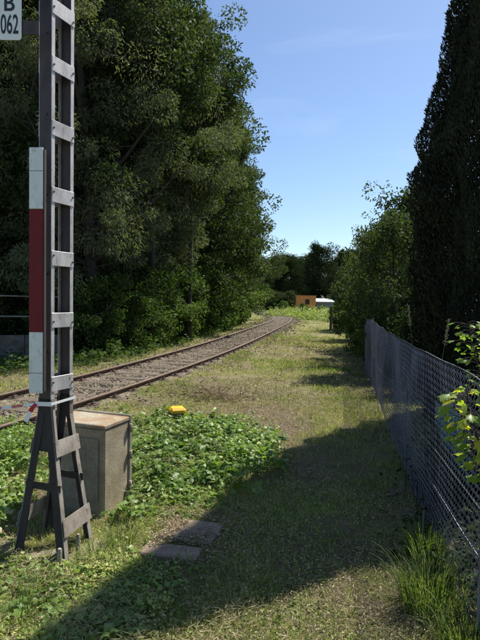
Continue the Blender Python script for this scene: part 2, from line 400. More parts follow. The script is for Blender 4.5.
bare = np.maximum(bare, np.clip((td_g - 3) / 2, 0, 1) * 0.8); bare = np.maximum(bare, barep(X.ravel(), Y.ravel()))
ground = obj('ground', np_mesh('ground', np.c_[X.ravel(), Y.ravel(), Z.ravel()], F, ground_mat(), tint=np.clip(bare, 0, 1), smooth=True))
tag(ground, kind='structure')

# ------------------------------------------------------------------ ballast bed
def ribbon(L, N, offs, zf):
    V = []; 
    for o in offs:
        P = L + N * o; V.append(np.c_[P, zf(P[:, 0], P[:, 1], o)])
    V = np.stack(V, 1); n, k = V.shape[:2]; I = np.arange(n * k).reshape(n, k)
    return V.reshape(-1, 3), np.stack([I[:-1, :-1], I[:-1, 1:], I[1:, 1:], I[1:, :-1]], -1).reshape(-1, 4)
CLf = resample(CL, 0.12); Tf, Nf = normals(CLf); 
for _ in range(6): Nf[1:-1] = (Nf[:-2] + Nf[1:-1] + Nf[2:]) / 3
offs = np.linspace(-1.05, 1.05, 23)
def bz(x, y, o):
    return np.where(abs(o) > 1.0, 0.0, 0.040) + 0.012 * wob(x * 2.3, y * 2.1) + 0.02 * (vnoise(x, y, 0.17) - 0.5)
V, F = ribbon(CLf, Nf, offs, bz)
def ballast_mat():
    m, n, l, b = mat('ballast_gravel')
    c0 = n.new('ShaderNodeTexCoord'); vo = n.new('ShaderNodeTexVoronoi'); vo.inputs['Scale'].default_value = 26; l.new(c0.outputs['Object'], vo.inputs[0])
    sp = n.new('ShaderNodeSeparateColor'); l.new(vo.outputs['Color'], sp.inputs[0])
    r = ramp(n, [(0, (0.06, 0.045, 0.033)), (0.5, (0.14, 0.11, 0.08)), (1, (0.27, 0.225, 0.17))]); l.new(sp.outputs[0], r.inputs[0])
    t = noise(n, l, 1.6, 6, 0.7); f = ramp(n, [(0.45, (0, 0, 0)), (0.62, (0.75, 0.75, 0.75))]); l.new(t.outputs[0], f.inputs[0])
    t2 = noise(n, l, 30, 6, 0.8); g = ramp(n, [(0.3, (0.06, 0.075, 0.025)), (0.7, (0.20, 0.18, 0.09))]); l.new(t2.outputs[0], g.inputs[0])
    c = mixc(n, l, f.outputs[0], r.outputs[0], g.outputs[0]); l.new(c, b.inputs['Base Color']); b.inputs['Roughness'].default_value = 0.95
    bump(n, l, b, vo.outputs['Distance'], 0.9, 0.02)
    return m
tag(obj('ballast', np_mesh('ballast', V, F, ballast_mat(), smooth=True)), kind='structure')

# ------------------------------------------------------------------ railway track
track = empty('railway_track', (CL[0][0], CL[0][1], 0), 0, 'rusty single railway track curving away to the left past the trees', 'railway track')
tl = Vector(track.location)
prof = [(-0.070, 0), (0.070, 0), (0.070, 0.012), (0.012, 0.028), (0.010, 0.095), (0.034, 0.108), (0.034, 0.135), (0.028, 0.142),
        (-0.028, 0.142), (-0.034, 0.135), (-0.034, 0.108), (-0.010, 0.095), (-0.012, 0.028), (-0.070, 0.012)]
RAILZ = 0.0
for side in (-0.75, 0.75):
    P = CLf[::3] + Nf[::3] * side; n = len(P); k = len(prof)
    V = np.zeros((n, k, 3)); 
    for j, (a, z) in enumerate(prof):
        V[:, j, :2] = P + Nf[::3] * a; V[:, j, 2] = z + RAILZ
    V[:, :, 0] -= tl.x; V[:, :, 1] -= tl.y
    I = np.arange(n * k).reshape(n, k); In = np.roll(I, -1, axis=1)
    F = np.stack([I[:-1], In[:-1], In[1:], I[1:]], -1).reshape(-1, 4)
    mi = np.tile((np.arange(k) == 7).astype(int), n - 1)
    obj('rail', np_mesh('rail', V.reshape(-1, 3), F, [M['rail'], M['rail_top']], mat_idx=mi), track)
# one sleeper with its fastenings, copied along the line
sb = MB(); sb.box((0, 0, -0.045), (1.28, 0.125, 0.095), bev=0.012)
sleeper_me = sb.mesh('sleeper', M['sleeper'])
fb = MB()
fb.box((0, 0, 0.059), (0.17, 0.07, 0.009), bev=0.004)
for q in (-1, 1):
    fb.box((q * 0.105, 0, 0.078), (0.028, 0.045, 0.016), bev=0.006)
    fb.tube([(q * 0.105, 0, 0.09), (q * 0.105, 0, 0.118)], 0.014, 6)
fast_me = fb.mesh('rail_fastening', M['rail'])
SLP = resample(CL, 0.66); ST, SN = normals(SLP)
start = int(np.argmin(np.hypot(SLP[:, 0] + 3.9, SLP[:, 1] - 5.0)))
rest = MB()
for i in range(0, len(SLP)):
    p, t = SLP[i], ST[i]; a = math.atan2(t[1], t[0]) - math.pi / 2 + random.uniform(-.015, .015)
    if start - 6 <= i < start + 94:
        o = obj('sleeper', sleeper_me, track, (p[0] - tl.x, p[1] - tl.y, random.uniform(-.004, .004))); o.rotation_euler.z = a
        if i < start + 60:
            obj('rail_fastening', fast_me, o, (-0.75, 0, 0)); obj('rail_fastening', fast_me, o, (0.75, 0, 0))
    else: rest.box((p[0] - tl.x, p[1] - tl.y, -0.045), (1.28, 0.125, 0.095), Matrix.Rotation(a, 3, 'Z'))
ro = rest.build('sleeper', M['sleeper'], track); ro['kind'] = 'stuff'

# ------------------------------------------------------------------ signal mast (lattice of two channels with batten plates)
B0 = at(58, 549)                                  # right face, near foot
mast_ang = math.radians(24)
fx = Vector((math.sin(mast_ang), math.cos(mast_ang), 0))   # along the open face, away from the camera
lx = Vector((-math.cos(mast_ang), math.sin(mast_ang), 0))  # to the left, across
top_pt = aty(51.5, 200, 3.56)                      # near right corner of the shaft, height anywhere
NR = Vector((top_pt.x, top_pt.y, 0))               # near-right corner of shaft on plan
Wd, Dp = 0.215, 0.115                              # face width, channel depth
mast = empty('signal_mast', NR + fx * Wd / 2 + lx * Dp / 2, 0, 'tall grey batten-plated steel mast with splayed legs beside the concrete box', 'signal mast')
mo = Vector(mast.location)
def MP(a, b, z): return NR + fx * a + lx * b + Vector((0, 0, z)) - mo    # a along face, b leftwards
ZT = 6.2; ZB = aty(50, 402, 3.56).z
RM = Matrix((lx, fx, Vector((0, 0, 1)))).transposed()
def bx(mb, a0, a1, b0, b1, z0, z1, mi=0, bev=0):
    mb.box(MP((a0 + a1) / 2, (b0 + b1) / 2, (z0 + z1) / 2), (abs(b1 - b0) / 2, abs(a1 - a0) / 2, (z1 - z0) / 2), RM, mi, bev)
def upright(a_web, sgn):
    """channel: web across, flanges pointing along sgn*fx"""
    mb = MB(); 
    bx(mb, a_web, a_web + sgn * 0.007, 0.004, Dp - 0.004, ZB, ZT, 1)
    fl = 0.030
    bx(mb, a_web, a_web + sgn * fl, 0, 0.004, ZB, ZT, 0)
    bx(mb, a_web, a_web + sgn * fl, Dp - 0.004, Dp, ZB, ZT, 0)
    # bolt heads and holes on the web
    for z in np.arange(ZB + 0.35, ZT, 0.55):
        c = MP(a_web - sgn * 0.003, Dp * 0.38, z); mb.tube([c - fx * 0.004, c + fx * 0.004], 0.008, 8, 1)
    return mb.build('upright', [M['mast'], M['mast_steel_shaded']], mast)
upright(0.0, 1); upright(Wd, -1)
# batten plates, both faces
plate_v = [-52, 5, 62.5, 127, 194, 258, 320.5, 384.5]
zs = [aty(52, v, 3.56).z for v in plate_v] 
zs = [zs[0] + 0.44 * 3, zs[0] + 0.44 * 2, zs[0] + 0.44] + zs
for z in zs:
    for b0, b1 in ((-0.006, -0.0005), (Dp + 0.0005, Dp + 0.006)):
        pl = MB(); bx(pl, -0.0, Wd, b0, b1, z - 0.052, z + 0.052, 0, 0.0015)
        if b0 < 0:
            for a in (0.014, Wd - 0.014):
                c = MP(a, b0, z + random.uniform(-.02, .02)); pl.tube([c + lx * 0.001, c - lx * 0.007], 0.007, 6, 1)
        pl.build('batten_plate', [M['mast'], M['mast_steel_shaded']], mast)
# splayed legs
feet = {'nr': at(66, 566), 'fr': at(94, 541), 'nl': at(13, 553)}
feet['fl'] = feet['nl'] + (feet['fr'] - feet['nr'])
heads = {'nr': MP(0, 0.0, 0), 'fr': MP(Wd, 0.0, 0), 'nl': MP(0, Dp, 0), 'fl': MP(Wd, Dp, 0)}
def leg(key, right, near):
    h = heads[key]; f = feet[key] - mo; f.z = -0.06
    sg = -1 if right else 1; fs = 1 if near else -1
    top = h.copy(); top.z = ZB + 0.02; knee = h.copy(); knee.z = ZB - (0.06 if near else 0.12)
    mb = MB(); w = 0.055
    inn = -lx * (-1 if right else 1)      # towards mast centre across
    inn = lx if right else -lx
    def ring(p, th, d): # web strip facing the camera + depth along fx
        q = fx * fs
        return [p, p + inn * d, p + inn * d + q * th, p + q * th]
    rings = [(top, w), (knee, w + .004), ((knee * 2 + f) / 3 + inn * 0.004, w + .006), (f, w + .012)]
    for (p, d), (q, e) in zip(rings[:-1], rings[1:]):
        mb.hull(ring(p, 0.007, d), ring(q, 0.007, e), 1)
        # outer flange, its sunlight painted by the lighter steel
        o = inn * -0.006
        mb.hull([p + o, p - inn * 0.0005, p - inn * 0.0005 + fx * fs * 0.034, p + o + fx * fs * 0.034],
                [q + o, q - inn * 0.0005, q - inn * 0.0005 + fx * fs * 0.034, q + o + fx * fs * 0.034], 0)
    return mb.build('leg', [M['mast_leg_lit'], M['leg_steel_shaded']], mast)
leg('nr', True, True); leg('fr', True, False); leg('nl', False, True); leg('fl', False, False)
def leg_pt(key, z):
    h = heads[key].copy(); kz = ZB - 0.06; f = feet[key] - mo
    t = (kz - z) / kz; p = h.lerp(Vector((f.x, f.y, 0)), max(0, t)); p.z = z; return p
for z in (aty(55, 446, 3.56).z, aty(60, 511, 3.6).z):
    for a, b, s in (('nr', 'fr', -1), ('nl', 'fl', 1)):
        p, q = leg_pt(a, z), leg_pt(b, z); mb = MB(); n = lx * s * 0.014
        hv = Vector((0, 0, 0.052)); pu, qu = leg_pt(a, z + .052), leg_pt(b, z + .052); pd, qd = leg_pt(a, z - .052), leg_pt(b, z - .052)
        o1 = lx * s * 0.0075; o2 = lx * s * 0.013
        mb.hull([pd + o1, qd + o1, qu + o1, pu + o1], [pd + o2, qd + o2, qu + o2, pu + o2])
        mb.build('batten_plate', [M['mast_leg_lit'], M['leg_steel_shaded']], mast)
# cross tie between the near legs and a gusset where they part
mb = MB(); z = 0.42
p, q = leg_pt('nr', z), leg_pt('nl', z)
mb.hull([p + fx * .01, q + fx * .01, q + fx * .01 + Vector((0, 0, .05)), p + fx * .01 + Vector((0, 0, .05))],
        [p + fx * .016, q + fx * .016, q + fx * .016 + Vector((0, 0, .05)), p + fx * .016 + Vector((0, 0, .05))], 1)
mb.build('cross_tie', [M['mast_leg_lit'], M['leg_steel_shaded']], mast); mb = MB()
p, q = leg_pt('fr', z), leg_pt('fl', z)
mb.hull([p - fx * .01, q - fx * .01, q - fx * .01 + Vector((0, 0, .05)), p - fx * .01 + Vector((0, 0, .05))],
        [p - fx * .016, q - fx * .016, q - fx * .016 + Vector((0, 0, .05)), p - fx * .016 + Vector((0, 0, .05))], 1)
mb.build('cross_tie', [M['mast_leg_lit'], M['leg_steel_shaded']], mast)
mb = MB()
g0, g1 = leg_pt('nr', ZB - 0.02), leg_pt('nl', ZB - 0.02); g2, g3 = leg_pt('nl', ZB - 0.34), leg_pt('nr', ZB - 0.34)
mb.hull([x + fx * 0.009 for x in (g0, g1, g2, g3)], [x + fx * 0.014 for x in (g0, g1, g2, g3)], 1)
mb.build('gusset_plate', [M['mast_leg_lit'], M['leg_steel_shaded']], mast)
# concrete foot hidden in the weeds
c = sum((feet[k] for k in feet), Vector()) / 4
mb = MB(); mb.box((c.x - mo.x, c.y - mo.y, -0.13), (0.42, 0.26, 0.13), RM, 0, 0.02); mb.build('foundation', M['concrete'], mast)
for (u, v, h, r) in ((59.5, 568, 0.115, 0.016), (78, 550, 0.10, 0.015)):
    p = at(u, v) - mo; mb = MB(); mb.tube([p + Vector((0, 0, -.05)), p + Vector((0, 0, h))], r, 10); mb.tube([p + Vector((0, 0, h)), p + Vector((0.002, 0, h + .012))], r * 0.8, 8)
    mb.build('anchor_bolt', M['concrete'], mast, smooth=False)

# ------------------------------------------------------------------ red and white mast plate
DPL = 3.50
pw = 0.095
zt, z1, z2, zb = (aty(34, v, DPL).z for v in (147.5, 209, 332, 393))
cx0 = aty(36.3, 170, DPL)
plate = empty('mast_marker', (cx0.x, cx0.y, zb), 0, 'narrow white red white striped plate fixed on the front of the tall mast', 'mast plate')
RP = Matrix.Rotation(math.radians(-4), 3, 'Z')
def pbox(name, za, zc, m, dy=0.0):
    mb = MB(); mb.box((0, dy, (za + zc) / 2 - zb), (pw / 2, 0.006, (zc - za) / 2), RP, 0, 0.002); return mb.build(name, m, plate)
pbox('white_panel', z1 + .001, zt, M['white']); pbox('red_panel', z2 + .001, z1 - .001, M['red']); pbox('white_panel', zb, z2 - .001, M['white'])
for zz in (zb + (z2 - zb) * 0.33, z1 + (zt - z1) * 0.62):
    mb = MB(); mb.box((0, -0.0065, zz - zb), (pw / 2, 0.0015, 0.002), RP); mb.build('seam', M['pipe'], plate)
mb = MB(); mb.box((pw / 2 + 0.006, 0.012, (zt - zb) / 2), (0.004, 0.014, (zt - zb) / 2 - .01), RP)  # dark strip standing in for shade along the plate's right edge
mb.box((0.01, 0.018, (zt - zb) / 2), (0.02, 0.005, (zt - zb) / 2 - .02), RP)
for zz in (0.25, (zt - zb) / 2, zt - zb - 0.25): mb.box((0.03, 0.035, zz), (0.012, 0.022, 0.02), RP)
mb.build('backing_rail_and_shade_edge', M['mast_steel_shaded'], plate)

# ------------------------------------------------------------------ number sign B 062
DS = 3.45
s0 = aty(9.8, 40, DS); s1 = aty(21.5, 20, DS)
sw = (s1.x - s0.x) ; sh = 0.21
sign = empty('number_sign', (s0.x, s0.y, s0.z + sh), 0, 'white enamel plate lettered B 062 bracketed to the left of the mast', 'sign')
def rrect(w, h, r, n=6):
    P = []
    for cx, cy, a0 in ((w - r, h - r, 0), (-w + r, h - r, 90), (-w + r, -h + r, 180), (w - r, -h + r, 270)):
        for k in range(n + 1):
            a = math.radians(a0 + 90 * k / n); P.append((cx + r * math.cos(a), cy + r * math.sin(a)))
    return P
mb = MB(); R0 = rrect(sw, sh, 0.022)
mb.hull([Vector((x, 0.003, z)) for x, z in R0], [Vector((x, -0.003, z)) for x, z in R0]); mb.build('panel', M['sign_white'], sign)
def text_mesh(body, size, sxx, offset=0.0):
    cu = bpy.data.curves.new('text', 'FONT'); cu.body = body; cu.size = size; cu.align_x = 'CENTER'; cu.align_y = 'CENTER'; cu.extrude = 0.0008; cu.offset = offset
    o = bpy.data.objects.new('text', cu); COL.objects.link(o); bpy.context.view_layer.update()
    me = bpy.data.meshes.new_from_object(o.evaluated_get(bpy.context.evaluated_depsgraph_get()))
    bpy.data.objects.remove(o); me.transform(Matrix.Rotation(math.pi / 2, 4, 'X') @ Matrix.Diagonal((sxx, 1, 1, 1))); me.materials.clear(); me.materials.append(M['black']); return me
zB = aty(9.5, 4.0, DS).z - sign.location.z; z0 = aty(10, 25.5, DS).z - sign.location.z
obj('lettering', text_mesh('B', 0.150, 0.92, 0.0022), sign, (-0.004, -0.0042, zB))
obj('lettering', text_mesh('062', 0.175, 0.46, 0.002), sign, (0.0, -0.0042, z0))
mb = MB(); zc = aty(28, 27, DS).z - sign.location.z; xr = aty(37, 27, DS).x - sign.location.x
mb.box(((sw - 0.03 + xr) / 2, 0.012, zc), ((xr - sw + 0.03) / 2 + 0.01, 0.005, 0.045)); mb.build('bracket', M['mast_steel_shaded'], sign); mb = MB()
mb.box(((sw - 0.03 + xr) / 2, 0.012, zc + .26), ((xr - sw + 0.03) / 2 + 0.01, 0.005, 0.03)); mb.build('bracket', M['mast_steel_shaded'], sign)

# ------------------------------------------------------------------ barrier tape
tape = empty('barrier_tape', (mo.x, mo.y, 0.9), 0, 'red and white plastic tape tied round the mast below the striped plate', 'barrier tape')
to = Vector(tape.location)
def strip(pts, w, name, m, parent=tape, up=Vector((0, 0, 1)), th=0.0012):
    mb = MB(); P = [Vector(p) - to for p in pts]
    for i in range(len(P) - 1):
        d = (P[i + 1] - P[i]).normalized(); s = (up - d * up.dot(d)).normalized() * w / 2; n = d.cross(s).normalized() * th
        mb.hull([P[i] - s - n, P[i] + s - n, P[i] + s + n, P[i] - s + n], [P[i + 1] - s - n, P[i + 1] + s - n, P[i + 1] + s + n, P[i + 1] - s + n])
    return mb.build(name, m, parent)
zz = aty(41, 405.5, 3.5).z
loop = [MP(-.012, -.014, zz) + mo, MP(-.012, Dp + .014, zz - .01) + mo, MP(Wd + .012, Dp + .014, zz) + mo, MP(Wd + .012, -.014, zz + .01) + mo, MP(-.012, -.014, zz) + mo]
for p in loop: pass
strip(loop[:2], 0.030, 'wrap', M['tape_white']); strip(loop[1:], 0.018, 'wrap', M['tape_white'])
kn = loop[1]
a1 = kn + Vector((-0.035, -0.012, -0.055)); a2 = a1 + Vector((-0.028, -0.01, -0.07))
strip([kn, kn.lerp(a1, .5) + Vector((0, -.012, 0)), a1], 0.032, 'loose_end', M['tape_red'], up=Vector((1, 0, .3))); strip([a1, a2], 0.030, 'loose_end', M['tape_white'], up=Vector((1, 0, .3)))
far = aty(-60, 399, 6.0); prev = kn
seg = 12
for i in range(seg):
    t = (i + 1) / seg; p = kn.lerp(far, t) - Vector((0, 0, 0.07 * math.sin(math.pi * t)))
    strip([prev, p], 0.020, 'tape_stripe', M['tape_white'] if i % 2 == 0 else M['tape_red'], up=Vector((0.2, 0.3, 1))); prev = p

# ------------------------------------------------------------------ concrete cable box
NC = at(104, 519); NC.z = 0
box_a = math.radians(20)
bf = Vector((math.sin(box_a), math.cos(box_a), 0)); bl = Vector((-math.cos(box_a), math.sin(box_a), 0))
BH = aty(104, 430, NC.y).z
bc = NC + bf * 0.17 + bl * 0.31
cab = empty('cable_box', (bc.x, bc.y, 0), 0, 'weathered grey concrete box with rust stained lid behind the mast legs', 'equipment box')
RB = Matrix((bl, bf, Vector((0, 0, 1)))).transposed()
def cb(name, l0, l1, f0, f1, z0, z1, m, bev=0.006, mb=None):
    own = mb is None
    if own: mb = MB()
    p = bl * ((l0 + l1) / 2 - 0.31) + bf * ((f0 + f1) / 2 - 0.17) + Vector((0, 0, (z0 + z1) / 2))
    mb.box(p, ((l1 - l0) / 2, (f1 - f0) / 2, (z1 - z0) / 2), RB, 0, bev)
    if own: return mb.build(name, m, cab)
cb('body', 0, 0.54, 0, 0.34, -0.1, BH, M['concrete_side'], 0.012)
cb('lid', -0.008, 0.55, -0.012, 0.345, BH + 0.002, BH + 0.034, M['lid'], 0.006)
d = cb('door', -0.008, 0.555, 0.352, 0.392, 0.02, BH + 0.045, M['concrete'], 0.008)
for z in (0.16, 0.42, BH - 0.06):
    mb = MB(); p = bl * (-0.33) + bf * (0.348 - 0.17) + Vector((0, 0, z)); mb.tube([p - Vector((0, 0, .035)), p + Vector((0, 0, .035))], 0.013, 8)
    mb.build('hinge', M['concrete'], cab, True)
mb = MB(); cb('', 0.05, 0.49, -0.014, -0.0125, 0.12, BH - 0.08, None, 0, mb); 
cb('', 0.16, 0.165, -0.016, -0.0145, 0.0, BH - 0.1, None, 0, mb)
mb.build('front_panel', M['concrete'], cab)

# ------------------------------------------------------------------ yellow capped marker
yp = at(177, 420, 0)
ym = empty('marker_post', yp, math.radians(20), 'short square marker post with bright yellow cap among the ivy', 'marker post')
mb = MB(); mb.box((0, 0, 0.03), (0.085, 0.085, 0.10), None, 0, 0.01); mb.build('stub', M['concrete'], ym)
mb = MB()
z0c, z1c = 0.10, aty(177, 407, yp.y).z
mb.box((0, 0, (z0c + z1c) / 2), (0.118, 0.11, (z1c - z0c) / 2), None, 0, 0.03); mb.build('cap', M['yellow'], ym)

# ------------------------------------------------------------------ concrete cover slabs in the ground
slab_me = []
sc = [(at(171, 555), 0.20, 0.085, 'narrow concrete trough cover nearest the camera, its front edge in the grass'),
      (at(191, 534), 0.21, 0.165, 'larger concrete trough cover behind the nearest one, dark slot before it')
]
for p, hx, hy, lab in sc:
    mb = MB(); mb.box((0, 0, 0.0), (hx, hy, 0.045), None, 0, 0.008)
    mb.box((-hx * 0.2, -hy + 0.02, 0.046), (0.08, 0.012, 0.001))
    o = mb.build('cover_slab', M['slab']); o.location = (p.x, p.y, -0.010); o.rotation_euler = (random.uniform(-.02, .02), random.uniform(-.03, .03), math.radians(-14 + random.uniform(-3, 3)))
    tag(o, lab, 'cover slab', 'concrete cover slabs')
SLABS = [(p, hx, hy) for p, hx, hy, _ in sc]

# ------------------------------------------------------------------ chain-link fence
def fxy(y): return 1.74 + 0.19 * (y - 5.46)
FH = 1.39
fdir = Vector((0.19, 1, 0)).normalized(); fn = Vector((fdir.y, -fdir.x, 0))
fence = empty('chain_link_fence', (fxy(1), 1, 0), 0, 'sagging grey chain-link fence running along the right side of the path', 'fence')
fo = Vector(fence.location)
FY0, FY1 = 0.6, 12.9
posts_y = [0.5, 2.5, 10.5, 12.85]
def ftop(y):
    k = np.interp(y, posts_y, range(len(posts_y))); fr = k - np.floor(k)
    return FH - 0.045 * math.sin(math.pi * fr) + 0.006 * math.sin(y * 5.1)
def fbulge(y, z):
    return 0.035 * math.sin(y * 1.7) * math.sin(math.pi * min(max(z, 0), 1.3) / 1.3) - 0.05 * (1 - z / 1.3) + 0.008 * math.sin(y * 4.3 + z * 2)
Llen = (FY1 - FY0) / fdir.y; pitch = 0.047
nw = int(Llen / pitch); nzs = 2 * 27
verts = []; faces = []; K = 4; r = 0.0021
for i in range(nw):
    s0_ = i * pitch; pts = []
    for j in range(nzs + 1):
        off = pitch * 0.5 * (1 if j % 2 else -1) * 1.04
        s_ = s0_ + off; y = FY0 + s_ * fdir.y; zt_ = ftop(y); z = 0.03 + (zt_ - 0.03) * j / nzs
        lay = 0.0016 * (1 if (i + j) % 2 else -1)
        p = np.array([fxy(y) + fn.x * 0, y, z]) + np.array(fn) * (-fbulge(y, z) * -1 * -1 + lay)
        pts.append(p)
    pts = np.array(pts); d = np.gradient(pts, axis=0); d /= np.linalg.norm(d, axis=1)[:, None]
    a = np.cross(d, np.array(fn)); a /= np.linalg.norm(a, axis=1)[:, None]; b_ = np.array(fn)
    base = len(verts) * 0 + i * (nzs + 1) * K
    rr_ = r * (1.0 + 0.0 * i)
    ringv = np.stack([pts + a * rr_, pts + b_ * rr_, pts - a * rr_, pts - b_ * rr_], 1)
    verts.append(ringv.reshape(-1, 3))
    I = base + np.arange((nzs + 1) * K).reshape(nzs + 1, K); In = np.roll(I, -1, axis=1)
    faces.append(np.stack([I[:-1], In[:-1], In[1:], I[1:]], -1).reshape(-1, 4))
V = np.concatenate(verts) - np.array(fo); F = np.concatenate(faces)
obj('wire_mesh', np_mesh('wire_mesh', V, F, M['galv']), fence)
for zf, nm in ((1.0, 'top_wire'), (0.5, 'tension_wire'), (0.05, 'tension_wire')):
    mb = MB(); P = []
    for y in np.arange(FY0, FY1, 0.15):
        z = ftop(y) * zf; q = Vector((fxy(y), y, z)) - fn * fbulge(y, z) * 1 - fo; P.append(q)
    mb.tube(P, 0.003 if zf == 1 else 0.002, 5); mb.build(nm, M['galv'], fence)
for k, y in enumerate(posts_y):
    mb = MB(); b = Vector((fxy(y), y, 0)) + fn * 0.045 - fo; mb.tube([b - Vector((0, 0, .1)), b + Vector((0, 0, FH + 0.02)) + fdir * random.uniform(-.01, .02)], 0.011, 10)
    mb.tube([b + Vector((0, 0, FH + 0.02)), b + Vector((0, 0, FH + 0.03))], 0.013, 10); mb.build('post', M['galv'], fence)
# a loose pale wire running down the near stretch
mb = MB(); P = []
for u, v, dd in ((418, 442, 4.3), (431, 481, 3.7), (446, 505, 3.2), (463, 533, 2.85), (486, 568, 2.5)):
    P.append(aty(u, v, dd))
Pm = [p - fo for p in P]; mb.tube(Pm, 0.0032, 6); mb.build('loose_wire', M['galv'], fence)

# ------------------------------------------------------------------ foliage builders
def quads(C, D, Wv, L, w, fold=0.0):
    """leaf rhombi: centre-base C, direction D, side Wv, length L, width w"""
    C = C; tip = C + D * L[:, None]; mid = C + D * (L * 0.45)[:, None]
    a = mid + Wv * (w / 2)[:, None]; b = mid - Wv * (w / 2)[:, None]
    V = np.stack([C, a, tip, b], 1).reshape(-1, 3); F = np.arange(len(V)).reshape(-1, 4); return V, F
def rand_dirs(n, rg, zb=0.0, zs=1.0):
    d = rg.normal(size=(n, 3)); d[:, 2] = d[:, 2] * zs + zb; d /= np.linalg.norm(d, axis=1)[:, None]; return d
def leaf_cloud(centers, radii, per, leaf, rg, flat=0.7, droop=-0.25, aspect=0.55, shell=0.35, tint=None):
    """many leaves through clumps -> V,F,tint"""
    n = len(centers); idx = np.repeat(np.arange(n), per)
    d = rand_dirs(len(idx), rg); rad = radii[idx] * (shell + (1 - shell) * rg.random(len(idx)) ** 0.5)
    P = centers[idx] + d * rad[:, None] * np.array([1, 1, flat])
    D = d * 0.6 + rand_dirs(len(idx), rg) * 0.8; D[:, 2] += droop; D /= np.linalg.norm(D, axis=1)[:, None]
    Wv = np.cross(D, rand_dirs(len(idx), rg)); Wv /= np.linalg.norm(Wv, axis=1)[:, None] + 1e-9
    L = leaf * rg.uniform(0.6, 1.35, len(idx)); V, F = quads(P, D, Wv, L, L * aspect)
    ct = rg.random(n) if tint is None else tint
    t = np.clip(0.55 * ct[idx] + 0.45 * rg.random(len(idx)), 0, 1)
    return V, F, np.repeat(t, 4)
def crown_prof(kind, t):
    if kind == 'round': return np.sqrt(np.clip(1 - (2 * t - 1) ** 2, 0, 1)) * 0.95 + 0.05
    if kind == 'tall': return np.clip(np.sin(np.pi * (0.12 + 0.86 * t) ** 0.75), 0.05, 1)
    return np.clip(1 - t, 0.04, 1) ** 0.6
def make_tree(seed, H, base, R, kind='tall', nlimb=26, nclump=260, per=170, leaf=0.13, tr=0.2, cr=(0.35, 0.8), aspect=0.55, low=False, droop=-0.25):
    """returns trunk mesh, crown mesh in local space"""
    rg = np.random.default_rng(seed); mb = MB()
    lean = rg.normal(0, 0.02 * H, 2); T = []
    for k in range(9):
        t = k / 8; T.append(Vector((lean[0] * t * t + rg.normal(0, .03 * t), lean[1] * t * t + rg.normal(0, .03 * t), -0.3 + (H * 0.95 + 0.3) * t)))
    mb.tube(T, [tr * (1.25 if k == 0 else 1) * (1 - 0.92 * k / 8) + 0.01 for k in range(9)], 10)
    def trunk_at(z):
        t = (z + 0.3) / (H * 0.95 + 0.3) * 8; i = int(min(max(t, 0), 7)); return T[i].lerp(T[i + 1], min(max(t - i, 0), 1))
    cents = []; lobes = rg.uniform(0.60, 1.08, (7, 9))
    def radius(t, a):
        i = int(t * 6.99); j = int((a / (2 * math.pi)) % 1 * 9); return R * float(crown_prof(kind, np.array(t))) * lobes[i, j]
    for i in range(nlimb):
        t = (i + 0.5) / nlimb; t = t ** 0.9; a = i * 2.39996 + rg.normal(0, .25); z1_ = base + (H - base) * (0.04 + 0.93 * t)
        rad = radius(t, a) * rg.uniform(0.75, 1.0); z0_ = max(base * 0.7 if not low else 0.1, z1_ - rad * rg.uniform(0.5, 1.0)); z0_ = min(z0_, H * 0.9)
        p0 = trunk_at(z0_); p2 = Vector((trunk_at(z1_).x + math.cos(a) * rad, trunk_at(z1_).y + math.sin(a) * rad, z1_))
        p1 = p0.lerp(p2, 0.5) + Vector((rg.normal(0, .12), rg.normal(0, .12), -0.08 * rad + rg.normal(0, .1)))
        r0 = tr * (1 - 0.9 * z0_ / H) * 0.5 + 0.012
        mb.tube([p0, p0.lerp(p1, .5), p1, p1.lerp(p2, .5) + Vector((0, 0, rg.normal(0, .08))), p2], [r0, r0 * .8, r0 * .6, r0 * .4, 0.008], 6, caps=False)
        for k in range(int(nclump / nlimb)):
            f = rg.uniform(0.35, 1.08); q = p0.lerp(p2, f) if f > .5 else p1.lerp(p2, f)
            off = Vector(rg.normal(0, 1, 3)) * rad * 0.26; c_ = q + off; cents.append(c_)
            if k % 3 == 0: mb.tube([q, q.lerp(c_, .5) + Vector((0, 0, .04)), c_], [0.016, 0.011, 0.005], 4, caps=False)
    C = np.array([tuple(c_) for c_ in cents]); C[:, 2] = np.maximum(C[:, 2], 0.25 if low else base * 0.8)
    rad = rg.uniform(cr[0], cr[1], len(C))
    V, F, t = leaf_cloud(C, rad, per, leaf, rg, aspect=aspect, droop=droop)
    return mb, (V, F, t)
def tree_proto(leafmat, *a, **k):
    mb, (V, F, t) = make_tree(*a, **k)
    return mb.mesh('trunk', M['bark'], True), np_mesh('crown', V, F, M[leafmat], tint=t)
def place_tree(proto, x, y, rz, s, label, cat='tree', group=None, name='deciduous_tree', sz=None, cname='crown', tname='trunk', z=None):
    zz = float(gfull(np.array([x]), np.array([y]))[0]) - 0.05 if z is None else z
    r = empty(name, (x, y, zz), rz, label, cat, group); r.scale = (s, s, sz or s)
    obj(tname, proto[0], r); obj(cname, proto[1], r); return r

PA = tree_proto('leaf_tree', 11, 15, 2.2, 4.1, 'tall', 30, 300, 300, 0.125, 0.24, (0.3, 0.85))
PB = tree_proto('leaf_tree', 12, 13, 1.6, 3.7, 'tall', 26, 260, 300, 0.125, 0.20, (0.3, 0.8))
PW = tree_proto('leaf_willow', 13, 16, 2.4, 3.7, 'tall', 32, 480, 290, 0.12, 0.22, (0.3, 0.8), aspect=0.24, droop=-0.6)
PD = tree_proto('leaf_dark', 14, 12, 0.6, 4.2, 'round', 26, 300, 110, 0.22, 0.25, (0.5, 1.1), low=True)
PS = tree_proto('leaf_tree', 15, 5.2, 0.3, 2.0, 'round', 20, 190, 120, 0.10, 0.07, (0.2, 0.5), low=True)
PU = tree_proto('leaf_bush', 16, 2.4, 0.1, 1.35, 'round', 16, 120, 130, 0.085, 0.03, (0.16, 0.36), low=True)

